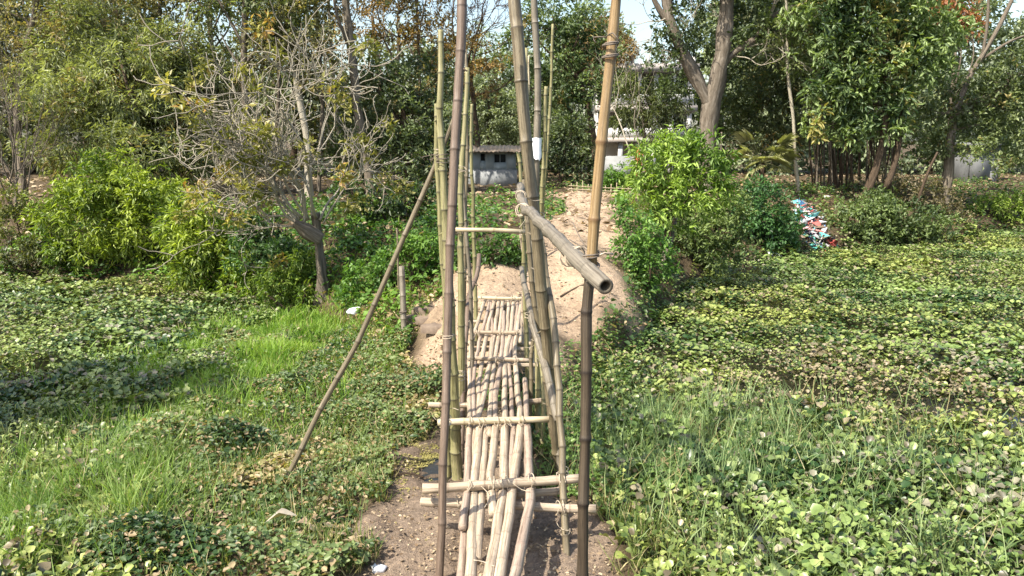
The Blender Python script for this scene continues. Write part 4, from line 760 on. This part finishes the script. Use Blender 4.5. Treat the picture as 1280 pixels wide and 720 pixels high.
# bearers under the deck
cbar((526, 627), (745, 636), .040, MB_PALE, -.09, 'bearer', 'pale bearer under the near end of the deck', .3, True)
cbar((645, 619), (704, 611), .036, MB_PALE, -.07, 'bearer', inter=.25)
cbar((536, 506), (600, 507), .034, MB_PALE, -.08, 'bearer', inter=.3)
cbar((600, 508), (690, 500), .034, MB_PALE, -.09, 'bearer', inter=.3)
cbar((560, 458), (685, 456), .030, MB_PALE, -.08, 'bearer', inter=.3)
cbar((582, 429), (672, 430), .034, MB_PALE, -.08, 'bearer', inter=.3)
cbar((582, 437), (676, 436), .030, MB_PALE, -.08, 'bearer', inter=.3)
cbar((572, 402), (664, 402), .028, MB_PALE, -.08, 'bearer', inter=.3)
cbar((580, 385), (662, 385), .028, MB_PALE, -.08, 'bearer', inter=.3)
# --- deck canes (pixel tracks, one per cane)
canes = [  # far bay
 ([(607, 372), (598, 400), (590, 428), (587, 460), (587, 505), (586, 545)], .030, 0, 0), ([(613, 374), (604, 408), (596, 445), (592, 480), (594, 530)], .027, 0, 1),
 ([(620, 371), (612, 400), (604, 440), (599, 480), (598, 540)], .032, .002, 0), ([(613, 376), (615, 415), (611, 455), (605, 480), (600, 505)], .026, -.01, 1),
 ([(624, 373), (619, 410), (613, 448), (606, 490), (596, 527)], .031, .012, 0), ([(629, 372), (625, 410), (619, 450), (614, 490), (612, 545)], .033, 0, 0),
 ([(630, 390), (628, 430), (624, 465), (618, 500), (620, 545)], .032, .006, 1), ([(636, 373), (634, 410), (630, 450), (622, 480), (618, 520)], .030, -.004, 0),
 ([(642, 374), (639, 410), (633, 440), (631, 480), (632, 545)], .034, .004, 0), ([(648, 372), (644, 410), (637, 445), (638, 480), (642, 545)], .027, -.006, 1),
 ([(652, 374), (647, 405), (643, 440), (647, 480), (652, 545)], .035, .004, 0), ([(656, 474), (657, 500), (659, 545)], .034, 0, 1),
 ([(654, 376), (652, 405), (650, 428)], .026, -.01, 0),
 # near bay
 ([(587, 526), (586, 560), (584, 592), (583, 612)], .036, -.01, 1), ([(583, 606), (581, 635), (578, 660)], .036, .03, 1),
 ([(594, 530), (592, 560), (591, 600)], .026, -.02, 0), ([(600, 526), (597, 560), (594, 592), (592, 625), (590, 670), (588, 740)], .046, .0, 0),
 ([(582, 640), (579, 680), (574, 740)], .034, -.05, 1), ([(610, 526), (607, 560), (603, 590), (602, 630), (598, 665), (596, 700)], .040, -.012, 0),
 ([(620, 526), (617, 560), (614, 592), (614, 620), (617, 643)], .042, .008, 0), ([(632, 526), (631, 560), (630, 590), (628, 620), (620, 665), (608, 740)], .047, .004, 0),
 ([(641, 526), (640, 560), (638, 595)], .028, -.01, 1), ([(651, 526), (648, 560), (643, 590), (639, 620), (633, 660), (622, 740)], .047, .008, 0),
 ([(658, 530), (660, 560), (662, 592), (663, 620), (658, 650), (649, 690), (638, 740)], .046, 0, 1)]
for i, (tr, r, off, k) in enumerate(canes):
    bamboo('deck_cane', [Dk(px, py, off) for px, py in tr], r * .93, r, (MB_PALE, MB_PINK)[k], inter=.34, n=8, seed=700 + i, kink=.005, bulge=.42, hollow=(i in (14,)))
# --- lashings
for i, (px, py, d, ax, r, m_) in enumerate([
    (560, 420, 6.35, (0, 0, 1), .044, M_ROPE), (557, 528, 6.15, (0, 0, 1), .046, M_ROPE), (553, 198, 7.95, (0, 0, 1), .062, M_WIRE), (551, 190, 8.0, (0, 0, 1), .052, M_ROPE),
    (577, 212, 9.05, (0, 0, 1), .055, M_ROPE), (575, 288, 8.95, (1, 0, 0), .045, M_WIRE), (655, 289, 8.95, (1, 0, 0), .05, M_ROPE), (574, 468, 8.0, (0, 0, 1), .06, M_ROPE),
    (653, 262, 5.6, (.3, 1, 0), .042, M_ROPE), (651, 245, 6.6, (.2, 1, 0), .043, M_ROPE), (672, 272, 7.4, (0, 0, 1), .07, M_ROPE), (720, 321, 3.2, (.5, -1, .1), .042, M_ROPE),
    (738, 336, 3.0, (0, 0, 1), .032, M_WIRE), (739, 322, 3.02, (0, 0, 1), .033, M_WIRE), (763, 62, 3.08, (0, 0, 1), .029, M_WIRE), (668, 435, 9.0, (.3, .2, 1), .06, M_ROPE),
    (676, 452, 8.7, (1, 0, .2), .05, M_ROPE), (695, 500, 7.9, (0, 0, 1), .06, M_ROPE), (658, 345, 10.2, (0, 0, 1), .05, M_ROPE), (661, 395, 9.8, (0, 0, 1), .05, M_ROPE),
    (703, 594, 6.75, (0, 0, 1), .055, M_ROPE), (707, 663, 6.38, (0, 0, 1), .040, M_ROPE), (582, 405, 9.4, (0, 0, 1), .05, M_ROPE), (577, 340, 9.0, (0, 0, 1), .055, M_ROPE)]):
    tie(P(px, py, d), ax, r, m_, 2 + i % 3, i)
for i, (px, py, l) in enumerate([(587, 527, .08), (600, 528, .08), (621, 527, .08), (632, 528, .08), (652, 526, .08), (586, 608, .085), (614, 604, .085), (629, 603, .085), (662, 600, .085), (700, 599, .085), (596, 416, .07), (625, 416, .07), (646, 416, .07), (590, 449, .07), (620, 450, .07), (644, 451, .07), (600, 373, .07), (640, 373, .07), (700, 634, -.09), (574, 628, -.09)]):
    c_ = Dk(px, py, l); tie(c_, (1, .15, 0), .05 if py < 560 else .058, M_ROPE, 2, 50 + i, True, .0045, .3)
def string(pts, w=.004):
    a = Acc(); tube(a, smooth_path(pts, .04), w, 4); return a.obj('loose_twine', M_ROPE, bridge)
string([Dk(592, 700, .05), Dk(604, 702, .03), Dk(618, 708, .05)]); string([Dk(600, 606, .1), Dk(612, 620, .05), Dk(606, 634, .05)]); string([Dk(641, 604, .12), Dk(652, 612, .05), Dk(662, 614, .06)])
string([P(748, 320, 3.0), P(756, 316, 3.0), P(766, 318, 3.02)], .003); string([P(722, 318, 3.1), P(735, 330, 3.0), P(741, 345, 2.98), P(733, 352, 2.97)], .004)

# ------------------------------------------------------------------ poles standing at the far bank
GP = 'poles standing on the slope behind the right side of the bridge'
def lone(name, pts, r0, r1, mat, label, cat, group=None, inter=.35, stub=2):
    q = foot([P(*p) for p in pts]); t = thing(name, (q[-1][0], q[-1][1], float(zg(q[-1][0], q[-1][1]))), label, cat, group); bamboo('culm', q, r0, r1, mat, t, inter, 8, stub=stub); return t
tw_ = lone('weathered_pole', [(666, -60, 15), (668, 10, 15), (672, 100, 15), (671, 180, 15), (670, 262, 15.2), (672, 300, 15.4)], .062, .068, MB_GREY, 'tall thick weathered pole with a torn white plastic sheet wrapped on it', 'pole', GP, .8)
a = Acc(); rng = np.random.RandomState(2); c_ = P(671, 188, 15)
th = np.linspace(0, 6.283, 15)[:-1]; zz = np.linspace(.22, -.20, 8); V = []
for j, z_ in enumerate(zz): V += [[c_[0] + (.082 + .012 * rng.rand()) * math.cos(t_), c_[1] + (.082 + .012 * rng.rand()) * math.sin(t_), c_[2] + z_ + (.10 * rng.rand() if j == 7 else .03 * rng.rand())] for t_ in th]
ii = np.arange(7)[:, None] * 14; jj = np.arange(14)[None, :]; a.add(V, [np.stack([ii + jj, ii + (jj + 1) % 14, ii + 14 + (jj + 1) % 14, ii + 14 + jj], 2).reshape(-1, 4)]); a.obj('plastic_wrap', M_PLAST, tw_)
lone('bamboo_pole', [(683, 108, 15.5), (681, 180, 15.5), (677, 250, 15.6), (676, 290, 15.8)], .038, .045, MB_GREEN, 'pale green bamboo pole just right of the plastic-wrapped pole', 'pole', GP)
lone('bamboo_pole', [(691, 30, 16), (689, 100, 16), (684, 190, 16), (679, 258, 16.2), (678, 290, 16.3)], .026, .034, MB_GREEN, 'thin bluish green bamboo pole, rightmost of the poles behind the bridge', 'pole', GP)
lone('bamboo_pole', [(661, 70, 15.3), (660, 160, 15.2), (662, 250, 15.2), (664, 290, 15.4)], .022, .03, MB_STRAW, 'thin pale bamboo pole partly hidden behind the thickest bridge post', 'pole', GP)
# weathered short post on the left bank with a thin stick behind it
fd = float(onbank(506, 422)[1]); q = foot([P(502, 333, fd + .3), P(504, 380, fd + .1), P(506, 424, fd)]); q[-1][2] = zg(q[-1][0], q[-1][1]) - .1
t = thing('short_post', (q[-1][0], q[-1][1], q[-1][2] + .1), 'short grey weathered post standing in the weeds left of the deck end', 'post'); bamboo('culm', q, .052, .055, MB_GREY, t, .4, 10, hollow=True)
a = Acc(); th = np.linspace(0, 12.5, 24); c_ = P(504, 390, fd + .07); tube(a, np.stack([c_[0] + .062 * np.cos(th), c_[1] + .062 * np.sin(th), c_[2] + .02 * np.sin(th * 1.3)], 1), .009, 4); a.obj('rope_tie', M_WIRE, t)
q = [P(496, 285, fd + 1.2), P(498, 335, fd + 1.1)]; q.append(np.array([q[-1][0], fd + 1.05, float(zg(q[-1][0], fd + 1.05)) - .05])); t = thing('thin_stick', (q[-1][0], q[-1][1], q[-1][2]), 'thin upright stick behind the short grey post', 'stick'); bamboo('stick', q, .018, .02, MB_OLIVE, t, .3, 6)

# stone steps where the path meets the left of the deck
for i, (px, py, w_, h_, lb) in enumerate([(538, 387, .62, .06, 'upper flat brown stone step left of the deck end'), (532, 398, .75, .06, 'middle flat brown stone step left of the deck end'), (545, 409, .5, .05, 'lowest flat brown stone step left of the deck end')]):
    c_ = onbank(px, py); z_ = float(c_[2]); rng = np.random.RandomState(i); a = Acc()
    k = 11; th = np.linspace(0, 6.283, k + 1)[:-1]; rx = w_ / 2 * (1 + .14 * rng.randn(k)); ry = .17 * (1 + .15 * rng.randn(k)); V = []
    for z2, s_ in ((-.08, 1.), (h_ * .75, 1.0), (h_, .86)): V += [[c_[0] + rx[j] * s_ * math.cos(th[j]), c_[1] + ry[j] * s_ * math.sin(th[j]), z_ + z2 + .01 * rng.randn()] for j in range(k)]
    V.append([c_[0], c_[1], z_ + h_ + .01]); j = np.arange(k); fs = [np.stack([b_ * k + j, b_ * k + (j + 1) % k, (b_ + 1) * k + (j + 1) % k, (b_ + 1) * k + j], 1) for b_ in (0, 1)]
    a.add(V, [np.vstack(fs), np.stack([2 * k + j, 2 * k + (j + 1) % k, 0 * j + 3 * k], 1)]); tag(a.obj('stone_step', M_STONE, None, smooth=False), lb, 'stone', 'stone steps by the deck end')

# low bamboo fence on top of the bank
fp = [P(x_, 246, 30.5) for x_ in np.linspace(714, 792, 12)]
for q in fp: q[2] = float(zg(q[0], q[1]))
t = thing('low_fence', fp[0], 'low pale bamboo fence at the top of the path', 'fence')
for i, q in enumerate(fp): bamboo('picket', [q + [0, 0, .34 + .05 * (i % 3)], q + [0, 0, -.1]], .016, .018, MB_STRAW, t, .2, 6)
for z_ in (.13, .25): bamboo('rail', [fp[0] + [-.1, -.025, z_], fp[6] + [0, -.025, z_ + .01], fp[-1] + [.1, -.025, z_]], .014, .014, MB_STRAW, t, .4, 6)

# ------------------------------------------------------------------ buildings
def rect(px0, py0, px1, py1, d): a_, b_ = P(px0, py1, d), P(px1, py0, d); return a_[0], b_[0], a_[2], b_[2]
D = 38.; x0, x1, z0, z1 = rect(586, 190, 645, 234, D); zb = float(zg(x0, D)) - .3
t = thing('small_house', ((x0 + x1) / 2, D, zb + .3), 'small pale blue-grey house with a rusty sheet roof behind the bridge', 'house'); dp = 3.
pl = rect(586, 212, 645, 234, D)[3]
def wall_open(a, x0, x1, z0, z1, y, holes, th=.18):      # front wall built round its openings
    xs = sorted(set([x0, x1] + [h[0] for h in holes] + [h[1] for h in holes]))
    for i in range(len(xs) - 1):
        m_ = (xs[i] + xs[i + 1]) / 2; hs = sorted([h for h in holes if h[0] < m_ < h[1]], key=lambda h: h[2]); z = z0
        for h in hs:
            if h[2] > z + .001: box(a, (xs[i], y, z), (xs[i + 1], y + th, h[2]))
            z = h[3]
        if z < z1 - .001: box(a, (xs[i], y, z), (xs[i + 1], y + th, z1))
h1 = rect(600, 191, 607, 202, D); h2 = rect(617, 192, 633, 204, D)
a = Acc(); wall_open(a, x0, x1, pl, z1, D, [h1, h2]); a.obj('front_wall', M_WALL, t, smooth=False)
a = Acc(); box(a, (x0, D + .18, pl), (x0 + .18, D + dp, z1)); box(a, (x1 - .18, D + .18, pl), (x1, D + dp, z1)); box(a, (x0 + .18, D + dp - .18, pl), (x1 - .18, D + dp, z1)); a.obj('side_wall', M_WALL, t, smooth=False)
a = Acc(); box(a, (x0 - .06, D - .06, zb), (x1 + .06, D + dp + .06, pl)); a.obj('plinth', M_PLINTH, t, smooth=False)
for h in (h1, h2):
    a = Acc(); box(a, (h[0] + .04, D + .10, h[2] + .04), (h[1] - .04, D + .13, h[3] - .04)); f_ = a.obj('window', M_DARKIN, t, smooth=False)
    a = Acc()
    for bx in ((h[0] + .002, h[1] - .002, h[2] + .002, h[2] + .04), (h[0] + .002, h[1] - .002, h[3] - .04, h[3] - .002), (h[0] + .002, h[0] + .04, h[2] + .042, h[3] - .042), (h[1] - .04, h[1] - .002, h[2] + .042, h[3] - .042)): box(a, (bx[0], D + .05, bx[2]), (bx[1], D + .12, bx[3]))
    if h is h2: box(a, ((h[0] + h[1]) / 2 - .02, D + .055, h[2] + .045), ((h[0] + h[1]) / 2 + .02, D + .095, h[3] - .045))
    a.obj('window_frame', M_FRAME, f_, smooth=False)
box_ = []                                               # corrugated roof sheets
nc_ = 5; xs_ = np.linspace(x0 - .35, x1 + .35, nc_ + 1)
for i in range(nc_):
    a = Acc(); u_ = np.linspace(0, 1, 13); xx = xs_[i] + (xs_[i + 1] - xs_[i] + .04) * u_; wv_ = .025 * np.sin(u_ * 12 * math.pi / 2) + .012 * (i % 2)
    V = []
    for y_, z_ in ((D - .55, z1 + .03), (D + dp * .5, z1 + .30), (D + dp + .4, z1 + .05)): V += [[xx[j], y_, z_ + wv_[j]] for j in range(13)]
    V2 = [[v[0], v[1], v[2] - .03] for v in V]; m_ = 39; j = np.arange(12)
    fs = [np.stack([b_ * 13 + j, b_ * 13 + j + 1, (b_ + 1) * 13 + j + 1, (b_ + 1) * 13 + j], 1) for b_ in (0, 1)]; fs = np.vstack(fs); a.add(V + V2, [fs, fs[:, ::-1] + m_, np.stack([j + 1, j, j + m_, j + 1 + m_], 1)]); a.obj('roof_sheet', M_TIN, t, smooth=False)
# veranda building
D = 46.; t = thing('veranda_building', P(800, 230, D), 'two-storey pale building with verandas showing through the trees right of the near post', 'building'); t.location.z = float(zg(t.location.x, D))
X0, X1 = P(752, 100, D)[0], P(868, 100, D)[0]; zz = lambda py: P(800, py, D)[2]; zgd = float(zg(5, D)) - .2
a = Acc(); box(a, (X0, D + 1.5, zgd), (X1, D + 7, zz(86) - .06)); a.obj('main_wall', M_CONC, t, smooth=False)
for i, (ya, yb, fr) in enumerate(((80, 90, .25), (132, 140, 0), (172, 178, 0))):
    a = Acc(); box(a, (X0 - .2, D - .2 - fr, zz(yb)), (X1 + .2, D + 1.49 + (5.8 if i == 0 else 0), zz(ya))); a.obj('floor_slab', M_SLAB, t, smooth=False)
for lo, hi in (((90), 132), (140, 172), (178, 226)):
    for k in range(6):
        x_ = X0 + (X1 - X0) * (k + .2) / 5.4; a = Acc(); box(a, (x_ - .13, D, zz(hi) + .003), (x_ + .13, D + .26, zz(lo) - .003)); a.obj('column', M_CONC, t, smooth=False)
for lo, hi in ((118, 132), (160, 172)):
    a = Acc(); box(a, (X0, D - .12, zz(hi) + .003), (X1, D - .01, zz(lo))); a.obj('parapet', M_CONC, t, smooth=False)
for lo, hi in ((98, 126), (146, 168)):
    for k in range(5):
        x_ = X0 + (X1 - X0) * (k + .72) / 5.4; a = Acc(); box(a, (x_ - .42, D + 1.44, zz(hi)), (x_ + .42, D + 1.52, zz(lo))); w_ = a.obj('window', M_DARKIN, t, smooth=False)
        a = Acc(); box(a, (x_ - .48, D + 1.42, zz(hi) - .06), (x_ + .48, D + 1.49, zz(hi) - .003)); box(a, (x_ - .03, D + 1.40, zz(hi) + .003), (x_ + .03, D + 1.438, zz(lo) - .003)); a.obj('window_frame', M_FRAME, w_, smooth=False)
for k in range(7):
    x_ = X0 + (X1 - X0) * k / 6.; a = Acc(); box(a, (x_ - .1, D + .1, zz(80) + .003), (x_ + .1, D + .3, zz(68))); a.obj('roof_post', M_CONC, t, smooth=False)
# grey yard wall and red sheet
D = 40.; x0, x1, _, z1 = rect(752, 195, 800, 215, D); a = Acc(); box(a, (x0, D, float(zg(x0, D)) - .3), (x1, D + .2, z1)); tag(a.obj('yard_wall', M_PLINTH, None, smooth=False), 'low grey cement wall below the veranda building', 'wall')
x0, x1, z0, z1 = rect(793, 184, 808, 212, 39.6); a = Acc(); xx = np.linspace(x0, x1, 13); V = [[x_, 39.6 + .03 * (i % 2), z_] for z_ in (float(zg(x0, 39.6)) - .1, z1) for i, x_ in enumerate(xx)]; j = np.arange(12)
V += [[v[0], v[1] + .03, v[2]] for v in V]; fs = np.stack([j, j + 1, j + 14, j + 13], 1); a.add(V, [fs, fs[:, ::-1] + 26, np.stack([j + 13, j + 14, j + 40, j + 39], 1)]); tag(a.obj('red_sheet', M_RED, None, smooth=False), 'rusty red corrugated sheet standing left of the light green young tree', 'metal sheet')
# grey shed at right
D = 40.; x0, x1, z0, z1 = rect(1212, 182, 1252, 226, D); zb = float(zg(x0, D)) - .3; t = thing('grey_shed', ((x0 + x1) / 2, D, zb + .3), 'grey cement shed half hidden by the tree at the right edge', 'shed')
h1 = rect(1238, 192, 1248, 214, D); a = Acc(); wall_open(a, x0, x1, zb, z1, D, [h1]); a.obj('front_wall', M_SHED, t, smooth=False)
a = Acc(); box(a, (x0, D + .18, zb), (x0 + .18, D + 2.4, z1)); box(a, (x1 - .18, D + .18, zb), (x1, D + 2.4, z1)); box(a, (x0 + .18, D + 2.2, zb), (x1 - .18, D + 2.4, z1)); a.obj('side_wall', M_SHED, t, smooth=False)
a = Acc(); box(a, (x0 - .3, D - .35, z1 + .003), (x1 + .3, D + 2.7, z1 + .14)); a.obj('roof', M_SHED, t, smooth=False)
a = Acc(); box(a, (h1[0] + .01, D + .06, h1[2] + .01), (h1[1] - .01, D + .1, h1[3] - .01)); a.obj('door', M_PLINTH, t, smooth=False)

# ------------------------------------------------------------------ rubbish
def rag(name, c, s, mat, label=None, cat=None, seed=0, parent=None, group=None, flat=.6):
    rng = np.random.RandomState(seed); nu, nv = 9, 6; V = []
    for i in range(nv + 1):
        el = math.pi * i / nv - math.pi / 2
        for j in range(nu):
            th = 6.283 * j / nu; k = s * (1 + .38 * rng.randn() * math.cos(el)); V.append([c[0] + k * math.cos(el) * math.cos(th), c[1] + k * math.cos(el) * math.sin(th), c[2] + flat * k * math.sin(el) + .3 * s])
    i = np.arange(nv)[:, None] * nu; j = np.arange(nu)[None, :]; a = Acc(); a.add(V, [np.stack([i + j, i + (j + 1) % nu, i + nu + (j + 1) % nu, i + nu + j], 2).reshape(-1, 4)])
    o = a.obj(name, mat, parent, smooth=False)
    if label: tag(o, label, cat, group)
    return o
RC = [plain('rubbish_' + n_, tuple(.8 * v for v in c_), c_, 9, .5) for n_, c_ in (('white', (.62, .62, .61)), ('grey', (.36, .36, .36)), ('teal', (.10, .42, .38)), ('red', (.42, .10, .08)), ('pink', (.60, .38, .36)), ('blue', (.12, .25, .50)), ('brown', (.22, .16, .11)), ('cyan', (.20, .60, .62)))]
rng = np.random.RandomState(8); accs = [Acc() for _ in RC]
for i in range(1500):
    u = rng.rand(); px = 1001 + 29 * u + rng.randn() * (4 + 2.5 * u); py = 258 + 60 * u; p = onbank(px, py); s = .04 + .10 * rng.rand() ** 2.2
    k = rng.choice(8, p=[.17, .15, .11, .13, .11, .04, .22, .07]); a = accs[k]; V = p + rng.randn(6, 3) * s * [1, 1, .7] + [0, 0, .05 + .18 * rng.rand()]; a.add(V, [np.array([[0, 1, 2], [0, 2, 3], [0, 3, 4], [0, 4, 5], [1, 2, 5], [2, 3, 5]])])
V = []; Fs = []; mi = []; n0 = 0
for k, a in enumerate(accs):
    v = np.concatenate(a.v); f = np.concatenate(a.f[3]); V.append(v); Fs.append(f + n0); mi += [k] * len(f); n0 += len(v)
tag(mesh_obj('rubbish_heap', np.concatenate(V), [np.concatenate(Fs)], None, mats=RC, midx=mi), 'spill of coloured plastic rubbish running down the far right bank', 'rubbish', kind='stuff')
GR = 'bags lying in the rubbish spill'
for i, (px, py, s, k, lb) in enumerate([(1008, 268, .17, 0, 'white plastic bag at the top of the rubbish spill'), (1021, 275, .16, 2, 'teal plastic bag near the top of the rubbish spill'), (1017, 266, .14, 1, 'grey plastic bag near the top of the rubbish spill'), (1022, 290, .15, 3, 'red plastic bag in the middle of the rubbish spill'),
                                        (1027, 295, .13, 7, 'pale turquoise bag in the lower half of the rubbish spill'), (1019, 307, .17, 2, 'teal plastic bag near the foot of the rubbish spill'), (1033, 309, .14, 7, 'pale turquoise bag at the foot of the rubbish spill'), (1012, 283, .13, 4, 'pinkish plastic bag in the middle of the rubbish spill'), (1033, 248, .12, 0, 'small white bag lying alone on the bank above the rubbish spill')]):
    rag('plastic_bag', onbank(px, py), s, RC[k], lb, 'plastic bag', 20 + i, group=GR)
for i, (px, py, s, lb) in enumerate([(962, 319, .13, 'left white bag at the foot of the deep green bush'), (972, 321, .12, 'right white bag at the foot of the deep green bush'), (444, 398, .13, 'crumpled white bag in the weeds below the pollarded tree'), (471, 714, .06, 'white scrap of cloth at the near edge of the mud'),
                                     (783, 626, .075, 'crumpled pale plastic sheet in the weeds right of the nearest post'), (491, 534, .05, 'small pale scrap on the mud edge left of the bridge'), (1092, 297, .07, 'tiny white scrap in the dim green bush')]):
    p = onbank(px, py); p[2] += .10 if i in (2, 4, 6) else .0; rag('white_scrap', p, s, M_PLAST, lb, 'litter', 60 + i)
# curled dead leaf sheath on the left and a broken stalk
p = onbank(352, 664); a = Acc(); u_ = np.linspace(-1, 1, 9); V = []
for x_ in u_: V += [[p[0] + .13 * x_, p[1] + .07 * x_ + dy_, p[2] + .12 + .03 * (1 - x_ * x_) + .06 * abs(dy_) / .05 * (1 - abs(x_))] for dy_ in (-.045 * (1 - x_ * x_) - .004, 0, .045 * (1 - x_ * x_) + .004)]
i = np.arange(8)[:, None] * 3; j = np.arange(2)[None, :]; a.add(V, [np.stack([i + j, i + j + 1, i + 4 + j, i + 3 + j], 2).reshape(-1, 4)], (.34, .30, .24)); tag(a.obj('dead_leaf_sheath', M_DRY, None), 'curled pale dead leaf sheath lying in the weeds at lower left', 'dead leaf')
a = Acc(); q = smooth_path([onbank(496, 596) + [0, 0, .03], onbank(512, 598) + [0, 0, .06], onbank(530, 602) + [0, 0, .05]], .03); tube(a, q, [.012] * len(q), 5, lump=.2, c=(.2, .15, .1)); tag(a.obj('dry_twig', BK_BROWN, None), 'dry twig on the mud at the left end of the thickest crossbar', 'twig')
a = Acc(); q = smooth_path([onbank(700, 372) + [0, 0, .02], onbank(724, 360) + [0, 0, .03], onbank(750, 352) + [0, 0, .02]], .05); tube(a, q, [.016] * len(q), 5, lump=.2); tag(a.obj('dry_twig', BK_BROWN, None), 'dark crooked twig lying across the pale path', 'twig')
a = Acc(); q = smooth_path([onbank(500, 508) + [0, 0, .03], onbank(520, 506) + [0, 0, .06], onbank(540, 505) + [0, 0, .08]], .03); tube(a, q, [.008] * len(q), 5); tag(a.obj('dry_twig', MB_STRAW, None), 'thin straw-coloured twig on the mud left of the bridge', 'twig')
